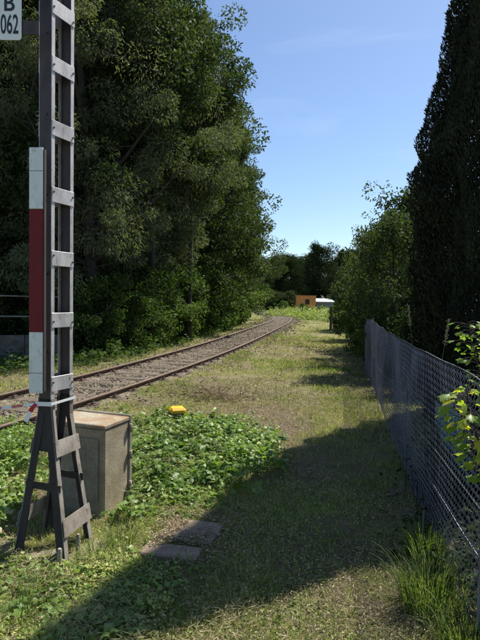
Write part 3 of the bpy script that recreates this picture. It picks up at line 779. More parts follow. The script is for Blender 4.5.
# left wood, front row: (u pixel of trunk, depth, proto, scale, rot, label)
def px_x(u, Y): return (u - 240) / FPX * Y
left = [
 (-110, 16.5, PA, 0.95, 0.3, 'tall dark tree at the left frame edge, above the pipe railing'),
 (30, 17.0, PB, 1.15, 1.9, 'dark leafy tree right behind the upper half of the striped mast'),
 (92, 15.8, PW, 0.95, 4.4, 'grey-green feathery tree just right of the mast with long bare branches'),
 (128, 19.0, PW, 1.05, 2.2, 'broad tree rising behind the middle of the left wood'),
 (150, 20.5, PW, 1.05, 3.6, 'silvery feathery tree forming the upper edge of the wood against the sky'),
 (184, 25.5, PB, 1.08, 3.3, 'tree with straight dark trunk near the rail bend in the left wood'),
 (168, 28.0, PB, 1.20, 0.7, 'tall tree filling the skyline behind the silvery feathery one'),
 (221, 31.0, PA, 0.92, 5.2, 'dark green tree bulging out over the track against the blue sky'),
 (227, 39.0, PB, 1.0, 0.2, 'last tall tree at the right end of the left wood'),
]
for u, Yd, pr, s, rz, lab in left:
    place_tree(pr, px_x(u, Yd), Yd, rz, s, lab, group='tall trees of the left wood')
PT = tree_proto('leaf_tree', 17, 13, 6.0, 2.6, 'round', 18, 170, 260, 0.12, 0.11, (0.3, 0.8))
for u, Yd, rz, lab in ((189, 20.5, 0.5, 'slender tree whose straight dark trunk shows low in the middle of the left wood'),  (152, 17.6, 4.1, 'slender dark trunk halfway between the mast and the sky edge of the wood')):
    place_tree(PT, px_x(u, Yd), Yd, rz, 1.0, lab, group='slender trees before the left wood')
# second row closes the wood behind them
back = [(-170, 20), (-60, 21), (20, 22), (75, 24), (118, 27), (150, 31), (178, 36), (205, 43), (-10, 30), (90, 33)]
for i, (u, Yd) in enumerate(back):
    place_tree((PA, PB, PA)[i % 3], px_x(u, Yd), Yd, i * 1.3, 1.05 + 0.12 * (i % 3), 'tree deep in the shade of the left wood, only foliage showing between the front trees', group='trees deep in the left wood')
# bushes along the foot of the wood
bl_ = [(78, 15.6, 1.0, 'leafy bush at the foot of the wood just right of the mast'),
       (108, 15.6, 1.0, 'second bush along the foot of the wood, right of the mast'),
       (142, 18.0, 1.25, 'third bush from the mast along the foot of the wood'),
       (168, 20.5, 1.45, 'tall bush under the silvery tree at the foot of the wood'),
       (186, 24.0, 1.55, 'bush left of the bare earth patch on the bank'),
       (212, 28.5, 1.75, 'bright green bush right of the bare earth patch'),
       (226, 34.0, 1.8, 'big rounded bush before the track bend'),
       (236, 44.0, 1.8, 'last bush leaning out to the left of the track bend'),
       (-20, 16.8, 1.05, 'bush behind the pipe railing at the left frame edge'),
       (12, 17.2, 1.1, 'bush behind the pipe railing left of the mast')]
for i, (u, Yd, s, lab) in enumerate(bl_):
    place_tree(PU, px_x(u, Yd), Yd, i * 2.1, s, lab, 'bush', 'bushes along the foot of the left wood', 'bush', cname='foliage', tname='stem')
for i, (u, Yd, s) in enumerate([(100, 18, 1.0), (150, 22, 1.15), (185, 28, 1.3), (210, 34, 1.5), (228, 43, 1.6), (50, 17.5, 1.0), (5, 17, 1.05), (-50, 16, 1.0)]):
    place_tree(PS, px_x(u, Yd), Yd, i * 1.7, s, ['young tree in the shade just right of the mast', 'young tree in the shade behind the middle bushes', 'young tree beside the slender dark trunk', 'young tree in the shade left of the track bend', 'young tree at the right end of the left wood', 'young tree directly behind the mast ladder', 'young tree behind the pipe railing', 'young tree past the left end of the railing'][i], 'sapling', 'young trees under the left wood', 'young_tree')

# far dark trees closing the view
for i, (u, Yd, s, sz, lab) in enumerate([(252, 92, 0.8, 0.80, 'far dark tree showing just right of the left wood, under the small cloud'),
        (272, 100, 0.85, 0.82, 'low far tree at the left of the distant tree line'), (292, 98, 0.85, 0.88, 'far tree left of the tallest one, above the orange hut'),
        (318, 84, 0.85, 0.95, 'tallest rounded far tree directly above the orange hut'), (345, 88, 0.9, 0.9, 'far dark tree above the pale roofed shed'),
        (372, 80, 0.8, 0.8, 'far dark tree half hidden by the bushy right trees')]):
    place_tree(PD, px_x(u, Yd), Yd, i * 1.9, s, lab, 'tree', 'distant dark trees', 'distant_tree', sz)
for i, (u, Yd) in enumerate([(286, 112), (308, 108), (272, 118), (200, 120), (235, 125), (262, 130), (300, 125), (335, 120), (380, 115), (420, 110), (460, 100), (180, 100), (150, 90)]):
    place_tree(PD, px_x(u, Yd), Yd, i, 1.0, 'tree in the farthest row of the wood beyond the track bend', 'tree', 'farthest row of trees', 'distant_tree')

# bushy trees on the right beyond the fence end
for i, (u, Yd, s, sz, lab) in enumerate([(410, 15.5, 0.92, 1.0, 'bushy tree against the left side of the dark cypress'), (395, 18.5, 0.88, 0.95, 'bushy tree second left from the cypress'),
        (385, 24, 1.0, 1.05, 'bushy tree above the fence end, third left from the cypress'), (374, 31, 1.1, 1.15, 'leftmost bushy tree of the right side, behind the wooden post'),
        (425, 20, 1.2, 1.3, 'bushy tree mostly hidden behind the cypress'),
        (394, 12.6, 0.70, 0.78, 'nearest bushy tree, right behind the far end of the fence')]):
    place_tree(PS, px_x(u, Yd), Yd, i * 2.3, s, lab, 'tree', 'bushy trees beyond the chain-link fence', 'bushy_tree', sz)
for i, (u, Yd, s, lab) in enumerate([(374, 16.2, 0.72, 'low bush spilling over beyond the end of the chain-link fence'), (342, 31, 0.75, 'upright dark bush next to the wooden post'),
        (388, 14.2, 0.7, 'low bush right behind the far end of the chain-link fence'), (364, 22, 0.7, 'low bush between the fence end and the wooden post')]):
    place_tree(PU, px_x(u, Yd), Yd, i * 2.9, s, lab, 'bush', 'low bushes near the fence end', 'bush', cname='foliage', tname='stem')

# ------------------------------------------------------------------ cypresses
def cypress_mesh(seed, H, R, n=150000):
    rg = np.random.default_rng(seed)
    t = rg.random(n) ** 0.92; a = rg.random(n) * 2 * math.pi; z = 0.05 + t * (H - 0.1)
    def prof(t): return R * (0.80 + 0.20 * np.clip(t / 0.35, 0, 1)) * np.clip((1 - t) / 0.66, 0, 1) ** 0.92
    ridge = 1 + 0.10 * np.sin(a * 7 + 3 * np.sin(t * 9)) + 0.09 * (vnoise(a * 3.0, z * 1.6, 1.0) - .5) * 2 + 0.10 * (vnoise(a * 8 + 5, z * 3.1, 1.0) - .5) * 2
    rad = prof(t) * ridge * (1 - 0.30 * rg.random(n) ** 2.2)
    P = np.c_[np.cos(a) * rad, np.sin(a) * rad, z]
    out = np.c_[np.cos(a), np.sin(a), np.zeros(n)]
    D = out * rg.uniform(0.05, 0.7, n)[:, None] + np.array([0, 0, 1.0]) + rg.normal(0, .28, (n, 3)); D /= np.linalg.norm(D, axis=1)[:, None]
    Wv = np.cross(D, out + rg.normal(0, .5, (n, 3))); Wv /= np.linalg.norm(Wv, axis=1)[:, None]
    L = rg.uniform(0.03, 0.085, n); V, F = quads(P, D, Wv, L, L * 0.36)
    tt = np.clip(0.5 * vnoise(a * 6, z * 2, 1.0) + 0.5 * rg.random(n), 0, 1)
    mb = MB(); mb.tube([(0, 0, -.2), (0.02, 0, H * .5), (0, .02, H * .93)], [0.16, 0.10, 0.015], 9)
    return mb.mesh('trunk', M['bark'], True), np_mesh('foliage', V, F, M['cypress'], tint=np.repeat(tt, 4))
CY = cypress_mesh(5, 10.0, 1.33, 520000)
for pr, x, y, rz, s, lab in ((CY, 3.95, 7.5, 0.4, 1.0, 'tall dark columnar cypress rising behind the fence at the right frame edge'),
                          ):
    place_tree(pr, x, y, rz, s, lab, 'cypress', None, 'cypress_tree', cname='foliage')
for i, (u, s, sz) in enumerate([(268, 1.0, .7), (278, 1.0, .6), (288, 1.0, .62), (336, 1.0, .75), (346, 1.1, .8)]):
    place_tree(PS, px_x(u, 78), 78, i * 1.1, s, ['low dark bush left of the orange hut, farthest from it', 'low dark bush second left of the orange hut', 'low dark bush touching the left side of the orange hut', 'dark bush touching the right end of the pale roofed shed', 'dark bush half hidden by the right-hand trees near the shed'][i], 'bush', 'dark bushes beside the orange hut', 'bush', sz, 'foliage', 'stem')
# low dark shrubs in the shade right behind the wire
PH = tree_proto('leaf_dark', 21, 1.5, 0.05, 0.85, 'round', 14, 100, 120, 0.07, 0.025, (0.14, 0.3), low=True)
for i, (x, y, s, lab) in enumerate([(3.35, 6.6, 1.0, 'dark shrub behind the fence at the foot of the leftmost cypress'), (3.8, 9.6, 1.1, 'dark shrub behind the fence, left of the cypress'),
        (4.3, 11.6, 1.2, 'dark shrub behind the far part of the fence'), (3.1, 4.6, 0.95, 'dark shrub behind the fence near the teal sheet'), (3.0, 3.2, 1.0, 'dark shrub added out of view to shade the ground behind the near fence')]):  # last shrub is added, unseen, to shade bright ground by the fence
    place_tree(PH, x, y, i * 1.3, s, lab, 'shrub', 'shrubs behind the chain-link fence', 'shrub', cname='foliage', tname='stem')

# ------------------------------------------------------------------ teal sheet behind the fence
mb = MB(); P0 = Vector((1.93, 4.45, 0)); 
nxq, nzq = 14, 16; Vv = []
for i in range(nxq + 1):
    for j in range(nzq + 1):
        a_ = i / nxq; b_ = j / nzq
        Vv.append(P0 + fdir * (a_ * 0.95 * (1 - .2 * b_)) + fn * (0.25 * (1 - b_) ** 2 + 0.05 * math.sin(a_ * 9 + b_ * 3)) + Vector((0, 0, 0.02 + b_ * 0.76 + 0.04 * math.sin(a_ * 6))))
Ff = [(i * (nzq + 1) + j, (i + 1) * (nzq + 1) + j, (i + 1) * (nzq + 1) + j + 1, i * (nzq + 1) + j + 1) for i in range(nxq) for j in range(nzq)]
mb.add([v + fn * 0.0 for v in Vv], Ff)
o = mb.build('garden_sheet', M['tarp'], smooth=True); o.modifiers.new('s', 'SOLIDIFY').thickness = 0.006
tag(o, 'dull teal plastic sheet hanging behind the chain-link fence', 'sheet')

# ------------------------------------------------------------------ left railing and wall
wv0 = at(-60, 363); wv1 = at(66, 360)
wdir = (wv1 - wv0).normalized(); wlen = (wv1 - wv0).length; wa = math.atan2(wdir.y, wdir.x)
wall = MB(); wh = aty(20, 338, wv0.y).z
wallroot = empty('garden_wall', wv0, wa, 'low stained board-marked wall beyond the track left of the mast', 'wall')
k = 0; x_ = -3.0
while x_ < wlen - 0.05:
    w_ = min(1.0, wlen - x_); mb = MB(); hh = wh + random.uniform(-.02, .03); mb.box((x_ + w_ / 2 - 0.005, random.uniform(-.008, .008), hh / 2), (w_ / 2 - 0.006, 0.05, hh / 2), None, 0, 0.01); mb.build('panel', M['wall'], wallroot); x_ += w_
rail_t = aty(20, 296.5, wv0.y).z; rail_m = aty(20, 318, wv0.y).z
rl = empty('pipe_railing', wv0 + Vector((0, 0.12, 0)), wa, 'grey two-bar pipe railing standing behind the low wall on the left', 'railing')
for z in (rail_t, rail_m):
    mb = MB(); mb.tube([(-3, 0, z), (wlen * 0.5, 0, z + .01), (wlen + 0.1, 0, z)], 0.022, 8); mb.build('bar', M['pipe'], rl, True)
for x_ in (-2.4, -0.9, 0.9 + 0.0, wlen - .1):
    mb = MB(); mb.tube([(x_, 0, 0), (x_, 0, rail_t)], 0.024, 8); mb.build('post', M['pipe'], rl, True)

# ------------------------------------------------------------------ far hut, shed, post
Yh = 74
hx0, hx1 = px_x(297, Yh), px_x(315.5, Yh); ht = aty(306, 296, Yh).z
hut = empty('orange_hut', ((hx0 + hx1) / 2, Yh, 0), 0, 'small orange hut with a dark opening at the far end of the path', 'hut')
hw = (hx1 - hx0) / 2
mb = MB(); mb.box((0, 1.2, ht / 2), (hw, 1.2, ht / 2), None, 0, 0.02)
for k in range(14): mb.box((-hw + 0.1 + k * (2 * hw - .2) / 13, -0.015, ht / 2), (0.03, 0.014, ht / 2 - .05))
mb.build('wall', M['orange'], hut)
mb = MB(); mb.box((0.1, -0.04, ht - 0.85), (0.30, 0.02, 0.36)); mb.build('window', M['dark_open'], hut)
mb = MB(); mb.box((0, 1.2, ht + 0.04), (hw + .08, 1.3, 0.035)); mb.build('roof', M['orange'], hut)
sx0, sx1 = px_x(316.5, Yh), px_x(334, Yh); st = aty(325, 299.5, Yh).z
shed = empty('pale_roofed_shed', ((sx0 + sx1) / 2, Yh + .5, 0), 0, 'low grey shed with a pale flat roof right of the orange hut', 'shed')
mb = MB(); mb.box((0, 1.5, st / 2 - .15), ((sx1 - sx0) / 2, 1.4, st / 2 - .15)); mb.build('wall', M['grey_wall'], shed)
mb = MB(); R_ = Matrix.Rotation(math.radians(8), 3, 'X'); mb.box((0, 1.5, st - .12), ((sx1 - sx0) / 2 + .1, 1.7, 0.05), R_); mb.build('roof', M['pale_roof'], shed)
pp = at(330.5, 331); ptop = aty(330.5, 307, pp.y).z
pf = empty('wire_fence', pp, 0, 'wooden post with two thin wires, left of the upright dark bush', 'fence')
mb = MB(); mb.tube([(0, 0, -.2), (0, 0, ptop)], [0.075, 0.065], 8); mb.build('post', M['wood'], pf)
for z in (ptop * .85, ptop * .5):
    mb = MB(); mb.tube([(0, 0, z), (1.2, -2, z - .03), (2.2, -4.2, z)], 0.006, 4); mb.build('wire', M['galv'], pf)

# ------------------------------------------------------------------ ground vegetation (stuff)
def in_poly(x, y, P):
    r = np.zeros(len(x), bool); n = len(P)
    for i in range(n):
        x0, y0 = P[i]; x1, y1 = P[(i + 1) % n]
        c = ((y0 > y) != (y1 > y)) & (x < (x1 - x0) * (y - y0) / (y1 - y0 + 1e-12) + x0); r ^= c
    return r
def occupied(x, y):
    m = np.zeros(len(x), bool)
    for p, hx, hy in SLABS:
        m |= (np.abs(x - p.x) < hx * 0.93) & (np.abs(y - p.y) < hy * 0.95)
    q = np.c_[x - cab.location.x, y - cab.location.y]; m |= (np.abs(q @ np.array(bl[:2])) < 0.33) & (np.abs(q @ np.array(bf[:2])) < 0.24)
    return m
def blades(x, y, h, w, tint, rg, lean=0.5, curl=0.3):
    n = len(x); z = gfull(x, y) - 0.006
    a = rg.random(n) * 2 * math.pi; b = rg.random(n) * 2 * math.pi
    ln = np.abs(rg.normal(0, lean, n)); dx, dy = np.cos(a) * ln, np.sin(a) * ln
    nm = np.sqrt(1 + ln ** 2); D = np.c_[dx / nm, dy / nm, 1 / nm]
    Wd_ = np.c_[np.cos(b), np.sin(b), np.zeros(n)]
    P = np.c_[x, y, z]; mid = P + D * (h * 0.55)[:, None]; tip = P + D * h[:, None] + np.c_[np.cos(a), np.sin(a), -0.6 * np.ones(n)] * (h * curl * rg.random(n))[:, None]
    V = np.stack([P - Wd_ * (w / 2)[:, None], P + Wd_ * (w / 2)[:, None], mid + Wd_ * (w * .4)[:, None], mid - Wd_ * (w * .4)[:, None], tip], 1).reshape(-1, 3)
    I = np.arange(n)[:, None] * 5
    return V, [np.concatenate([I + np.array([[0, 1, 2, 3]])]), np.concatenate([I + np.array([[3, 2, 4]])])], np.repeat(tint, 5)
# mown, drying grass
rg = np.random.default_rng(100)
n = 820000
r_ = np.exp(rg.uniform(math.log(1.6), math.log(75), n)) ; th = rg.uniform(-0.72, 0.62, n)
x = np.sin(th) * r_; y = np.cos(th) * r_
td = track_dist(x, y)
ftd = x - (1.74 + 0.19 * (y - 5.46))
pn = fbm(x + 40, y + 40, 1.1); pn2 = fbm(x + 80, y + 11, 0.35)
edge = np.clip((np.abs(td) - 0.80) / 0.35, 0, 1)
dens = (0.18 + 0.82 * edge) * np.clip(0.25 + (pn - 0.40) * 4.2, 0.07, 1) * np.clip(0.4 + (pn2 - 0.3) * 3, 0.25, 1)
dens = dens * (1 - 0.85 * barep(x, y)) * 0.88
dens = np.where(np.abs(td) < 1.0, 0.25 + 0.75 * np.clip((pn - .40) * 6, 0, 1), dens)
keep = (rg.random(n) < dens) & ~((ftd > 3) & (y < 14)) & ~occupied(x, y)
x, y, r_, td, pn, pn2 = (q[keep] for q in (x, y, r_, td, pn, pn2)); n = len(x)
dist = np.clip(r_ / 4, 0.7, 14)
lush = np.clip((fbm(x + 5, y + 60, 1.7) - 0.42) * 4, 0, 1)
nearleft = np.clip((-x - 0.2) * 1.2, 0, 1) * np.clip((3.6 - y) / 1.0, 0, 1)
h = (0.022 + 0.03 * rg.random(n)) * (1 + 0.8 * lush + 1.0 * nearleft) * np.clip(dist, 1, 1.6); w = 0.0028 * dist * (0.7 + 0.6 * rg.random(n))
tint = np.clip(0.62 + 0.26 * rg.normal(0, 1, n) - 0.34 * lush + 0.5 * (pn - 0.5) - 0.18 * nearleft, 0, 1)
V, F, t = blades(x, y, h, w, tint, rg, 0.8)
tag(obj('grass', np_mesh('grass', V, F, M['grass'], tint=t)), 'short patchy drying grass on the path', 'grass', kind='stuff')
print('grass', n)
# dead leaves and cut stalks lying on the path
n = 190000
r_ = np.exp(rg.uniform(math.log(1.8), math.log(22), n)); th = rg.uniform(-0.65, 0.55, n); x = np.sin(th) * r_; y = np.cos(th) * r_
keep = ((fbm(x + 21, y + 33, 0.8) > 0.42 + 0.12 * rg.random(n)) | (barep(x, y) > 0.25 + .4 * rg.random(n))) & (np.abs(track_dist(x, y)) > 1.0) & ((x - fxy(y)) < 1)
x, y, r_ = x[keep], y[keep], r_[keep]; n = len(x)
P = np.c_[x, y, gfull(x, y) + rg.uniform(0.004, 0.045, n)]
D = rand_dirs(n, rg, 0, 0.35); Wv = np.cross(D, rand_dirs(n, rg, 1.0, .3) * 1.0); Wv /= np.linalg.norm(Wv, axis=1)[:, None]
L = rg.uniform(0.006, 0.017, n) * np.clip(r_ / 4, 1, 4); long = rg.random(n) < 0.42; L = np.where(long, L * 4.2, L)
V, F = quads(P, D, Wv, L, np.where(long, L * 0.045, L * 0.5))
tag(obj('leaf_litter', np_mesh('leaf_litter', V, F, M['litter'], tint=np.repeat(rg.random(n), 4))), 'dead leaves and cut stalks scattered on the path', 'leaf litter', kind='stuff')

def debris(seed, n, poly, name, label, zf, m, lo, hi, asp):
    rg = np.random.default_rng(seed); G = [tuple(at(u, v)[:2]) for u, v in poly]; A = np.array(G); a0, a1 = A.min(0), A.max(0)
    x = rg.uniform(a0[0], a1[0], n * 4); y = rg.uniform(a0[1], a1[1], n * 4); k = in_poly(x + .06 * rg.normal(size=len(x)), y + .06 * rg.normal(size=len(x)), G) & (fbm(x + seed, y, .3) > .42); x, y = x[k][:n], y[k][:n]; n = len(x)
    P = np.c_[x, y, zf(x, y) + 0.0]; D = rand_dirs(n, rg, 0.05, 0.22); Wv = np.cross(D, rand_dirs(n, rg, 1.0, .3)); Wv /= np.linalg.norm(Wv, axis=1)[:, None]
    L = rg.uniform(lo, hi, n); V, F = quads(P, D, Wv, L, L * asp); return tag(obj(name, np_mesh(name, V, F, M[m], tint=np.repeat(rg.random(n), 4))), label, 'leaf litter', kind='stuff')
_r = np.random.default_rng(55)
debris(1, 4200, [(-30, 545), (60, 572), (110, 545), (150, 590), (260, 600), (230, 650), (-60, 655)], 'cut_stalks', 'pale cut stalks lying over the weeds around the foot of the mast', lambda x, y: gfull(x, y) + 0.03 + 0.05 * _r.random(len(x)), 'straw', 0.02, 0.075, 0.04)
debris(2, 1400, [(120, 418), (250, 432), (280, 450), (250, 480), (150, 520), (118, 524)], 'cut_stalks', 'pale dead stalks caught in the ivy', lambda x, y: gfull(x, y) + 0.05 + 0.13 * _r.random(len(x)), 'straw', 0.04, 0.13, 0.035)
debris(3, 2600, [(140, 566), (205, 568), (235, 512), (168, 512)], 'slab_litter', 'soil crumbs and dry clippings strewn over the cover slabs', lambda x, y: np.full(len(x), 0.040) + 0.004 * _r.random(len(x)), 'litter', 0.008, 0.035, 0.25)
# lobed leaf shape used for ivy, weeds and the maple shoots
def lobed(n_l=5, depth=0.45):
    P = []
    for k in range(2 * n_l):
        a = math.radians(-140 + 280 * k / (2 * n_l - 1)) ; r = 1.0 if k % 2 == 0 else 1 - depth
        r *= 0.75 + 0.25 * math.cos(a); P.append((math.sin(a) * r * 0.55, 0.35 + math.cos(a) * r * 0.62))
    return [(0.0, 0.0)] + P
def leaf_shapes(P, D, Nn, size, shape, fold=0.15, tint=None, rg=None):
    """P base, D direction, Nn approx normal"""
    n = len(P); S_ = np.cross(D, Nn); S_ /= np.linalg.norm(S_, axis=1)[:, None]; Nn = np.cross(S_, D)
    sh = np.array(shape); k = len(sh)
    z = -np.abs(sh[:, 0]) * fold * 2 - (sh[:, 1] ** 2) * fold
    V = P[:, None, :] + (S_[:, None, :] * sh[None, :, 0, None] + D[:, None, :] * sh[None, :, 1, None] + Nn[:, None, :] * z[None, :, None]) * size[:, None, None]
    c = P + D * (size * 0.35)[:, None]
    V = np.concatenate([V, c[:, None, :]], 1); I = np.arange(n)[:, None] * (k + 1)
    F = np.concatenate([I + np.array([[k, j, (j + 1) % k]]) for j in range(k)])
    return V.reshape(-1, 3), F, np.repeat(tint, k + 1)
SH5 = lobed(5, 0.35); SH3 = lobed(4, 0.18); SHM = lobed(5, 0.34)
def ground_leaves(poly, n, hmax, size, seed, name, label, cat, m='leaf_ivy', shape=SH5, tb=0.0, stems=True, hole=None):
    rg = np.random.default_rng(seed)
    G = [at(u, v)[:2] for u, v in poly]; G = [(g[0], g[1]) for g in G]
    ax = np.array(G); lo, hi = ax.min(0), ax.max(0)
    x = rg.uniform(lo[0], hi[0], n * 4); y = rg.uniform(lo[1], hi[1], n * 4)
    jx = x + 0.17 * rg.normal(size=len(x)); jy = y + 0.17 * rg.normal(size=len(x))
    k = in_poly(jx, jy, G) & (fbm(x * 1.0 + seed, y, 0.40) > 0.40 + 0.10 * rg.normal(size=len(x))) & ~occupied(x, y); x, y = x[k][:n], y[k][:n]; n = len(x)
    hm = hmax * np.clip((fbm(x + seed, y + 7, 0.35) - 0.28) * 2.6, 0.08, 1.35)
    z = gfull(x, y) + 0.015 + hm * rg.random(n) ** 0.6
    a = rg.random(n) * 2 * math.pi; P = np.c_[x, y, z]
    D = np.c_[np.cos(a), np.sin(a), rg.normal(-.1, .35, n)]; D /= np.linalg.norm(D, axis=1)[:, None]
    N = np.c_[rg.normal(0, .6, n), rg.normal(0, .6, n), np.ones(n)]
    sz = size * np.minimum(np.exp(rg.normal(-.25, .38, n)), 1.5)
    cl = vnoise(x + 31, y + 3, 0.22); t = np.clip(0.5 * cl + 0.45 * rg.random(n) + tb, 0, 1)
    V, F, tt = leaf_shapes(P, D, N, sz, shape, 0.16, t, rg)
    Vs = [V]; Fs = [F]; ts = [tt]; b = len(V)
    if stems:
        q = rg.random(n) < 0.5; Pq = P[q]; m_ = len(Pq); g0 = Pq.copy(); g0[:, 2] = gfull(Pq[:, 0], Pq[:, 1]); g0[:, :2] += rg.normal(0, .03, (m_, 2))
        w = 0.0022; o_ = np.array([w, 0, 0])
        V2 = np.stack([g0 - o_, g0 + o_, Pq + o_, Pq - o_], 1).reshape(-1, 3); F2 = np.arange(len(V2)).reshape(-1, 4) + b
        return tag(obj(name, np_mesh(name, np.concatenate([V, V2]), [F, F2], M[m], tint=np.r_[tt, np.full(len(V2), 0.3)])), label, cat, kind='stuff')
    return tag(obj(name, np_mesh(name, V, F, M[m], tint=tt)), label, cat, kind='stuff')
ground_leaves([(118, 424), (155, 417), (190, 420), (215, 419), (252, 430), (284, 448), (276, 470), (250, 482), (222, 494), (196, 500), (150, 520), (118, 526), (126, 470)], 7500, 0.19, 0.070, 41, 'ivy', 'glossy green ivy spreading behind the concrete box', 'ivy')
ground_leaves([(-60, 425), (20, 424), (40, 440), (34, 500), (20, 548), (-80, 556)], 4500, 0.20, 0.06, 42, 'ivy', 'pale green ivy at the left frame edge before the track', 'ivy', tb=0.12)
ground_leaves([(-20, 560), (60, 575), (120, 540), (150, 565), (215, 560), (180, 645), (-60, 660)], 1500, 0.06, 0.036, 43, 'ground_cover', 'small leaved weeds at the foot of the mast', 'weeds', shape=SH3, tb=0.05)
ground_leaves([(70, 430), (110, 540), (190, 500), (340, 470), (400, 520), (360, 650), (100, 650)], 9000, 0.02, 0.015, 44, 'ground_cover', 'tiny leaved weeds scattered in the path', 'weeds', m='grass', shape=SH3, tb=-0.08)
ground_leaves([(-40, 560), (90, 560), (180, 570), (140, 650), (-80, 650)], 4200, 0.05, 0.023, 48, 'ground_cover', 'pale dry clover and weeds at the bottom left', 'weeds', m='grass', shape=SH3, tb=-0.02)
ground_leaves([(-60, 385), (60, 374), (130, 362), (200, 340), (232, 331), (225, 328), (160, 345), (70, 360), (-60, 368)], 9000, 0.4, 0.10, 45, 'undergrowth', 'weedy undergrowth between the track and the left wood', 'undergrowth', m='leaf_bush', shape=SH3)
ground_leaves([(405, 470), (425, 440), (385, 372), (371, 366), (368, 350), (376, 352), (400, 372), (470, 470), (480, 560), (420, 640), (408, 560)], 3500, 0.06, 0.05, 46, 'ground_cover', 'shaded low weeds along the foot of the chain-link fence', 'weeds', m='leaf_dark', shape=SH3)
ground_leaves([(432, 500), (445, 440), (520, 440), (640, 560), (700, 760), (520, 720), (462, 580)], 5000, 0.35, 0.06, 49, 'undergrowth', 'dark weeds added to darken the sunlit ground behind the near fence', 'undergrowth', m='leaf_dark', shape=SH3)  # dark leaves laid in to stand for shade on bright ground
rg = np.random.default_rng(101); n = 120000
r_ = 1.9 + 4.6 * rg.random(n) ** 1.1; th = rg.uniform(-0.62, 0.5, n); x = np.sin(th) * r_; y = np.cos(th) * r_
q = fbm(x + 7, y + 71, 0.5); keep = (rg.random(n) < np.clip((q - .3) * 3.5, .1, 1) * np.clip(1.5 - r_ / 6, .1, 1) * (1 - .9 * barep(x, y))) & ~occupied(x, y) & (x < fxy(y)); x, y, q = x[keep], y[keep], q[keep]; n = len(x)
V, F, t = blades(x, y, 0.03 + 0.06 * rg.random(n) * (0.5 + q), 0.0022 + .0015 * rg.random(n), np.clip(rg.normal(.55, .28, n), 0, 1), rg, 1.1, 0.5)
tag(obj('meadow_grass', np_mesh('meadow_grass', V, F, M['grass'], tint=t)), 'longer mixed green and straw blades in the foreground', 'grass', kind='stuff')
ground_leaves([(-30, 570), (60, 580), (130, 560), (150, 600), (80, 640), (-40, 650)], 420, 0.09, 0.062, 50, 'ground_cover', 'scattered broad green leaves at the bottom left', 'weeds', tb=.1)
# far rough grass and weeds
ground_leaves([(262, 317), (292, 313.5), (345, 314), (350, 324), (300, 320), (293, 318)], 14000, 0.9, 0.16, 47, 'rough_grass', 'pale weeds and long grass before the orange hut', 'weeds', m='grass', shape=SH3, tb=-0.1)
for i, (u, Yq, s) in enumerate([(303, 60, 0.62), (321, 63, 0.5), (283, 66, 0.7)]):
    place_tree(PU, px_x(u, Yq), Yq, i * 2.2, s, ['small pale bush in the rough grass left of the orange hut centre', 'rounded bush in the rough grass before the pale roofed shed', 'small bush by the track bend, left of the orange hut'][i], 'bush', 'small bushes before the hut', 'bush', cname='foliage', tname='stem')

# ballast stones lying loose
def stones():
    rg = np.random.default_rng(9); n = 42000
    s = rg.random(n) ** 1.8 * 70 + 16; idx = np.clip((s / 0.12).astype(int), 0, len(CLf) - 1)
    lat = rg.normal(0.05, 0.62, n); P = CLf[idx] + Nf[idx] * lat[:, None] + rg.normal(0, .06, (n, 2))
    ico = np.array([(0, 0, 1), (.9, 0, .3), (.3, .85, .3), (-.7, .5, .25), (-.75, -.5, .3), (.3, -.9, .2), (0, 0, -.5)])
    F0 = np.array([(0, 1, 2), (0, 2, 3), (0, 3, 4), (0, 4, 5), (0, 5, 1), (6, 2, 1), (6, 3, 2), (6, 4, 3), (6, 5, 4), (6, 1, 5)])
    r = np.hypot(P[:, 0], P[:, 1]); sz = rg.uniform(0.012, 0.030, n) * np.clip(r / 14, 1, 3)
    z = np.where(np.abs(lat) < 1.15, 0.034, gfull(P[:, 0], P[:, 1]) + .003)
    a = rg.random(n) * 6.28; ca, sa = np.cos(a), np.sin(a)
    sc3 = rg.uniform(0.7, 1.3, (n, 1, 3)) * sz[:, None, None]
    B = (ico[None] + rg.normal(0, .12, (n, 7, 3))) * sc3
    X = B[:, :, 0] * ca[:, None] - B[:, :, 1] * sa[:, None]; Yy = B[:, :, 0] * sa[:, None] + B[:, :, 1] * ca[:, None]
    V = np.stack([X + P[:, 0, None], Yy + P[:, 1, None], B[:, :, 2] + z[:, None]], -1).reshape(-1, 3)
    F = (np.arange(n)[:, None, None] * 7 + F0[None]).reshape(-1, 3)
    return V, F, np.repeat(rg.random(n), 7)
V, F, t = stones(); tag(obj('ballast_stones', np_mesh('ballast_stones', V, F, M['stone'], tint=t)), 'loose brown grey stones between and beside the rails', 'ballast', kind='stuff')

# brown twig litter
def twigs(u, v, rad, n, seed, label):
    rg = np.random.default_rng(seed); c = at(u, v); x = c.x + rg.normal(0, rad, n); y = c.y + rg.normal(0, rad * 0.9, n)
    P = np.c_[x, y, gfull(x, y) + rg.random(n) * 0.09]; D = rand_dirs(n, rg, 0.1, 0.35); Wv = np.cross(D, rand_dirs(n, rg)); Wv /= np.linalg.norm(Wv, axis=1)[:, None]
    L = rg.uniform(0.08, 0.3, n); V, F = quads(P, D, Wv, L, np.full(n, 0.008) + L * .02)
    tag(obj('twigs', np_mesh('twigs', V, F, M['litter'], tint=np.repeat(rg.random(n) * .5, 4))), label, 'twigs', kind='stuff')
twigs(212, 398, 0.42, 600, 60, 'heap of dry brown twigs right of the yellow capped post')
twigs(296, 343, 0.9, 500, 61, 'brown twigs lying on the path near the track bend')

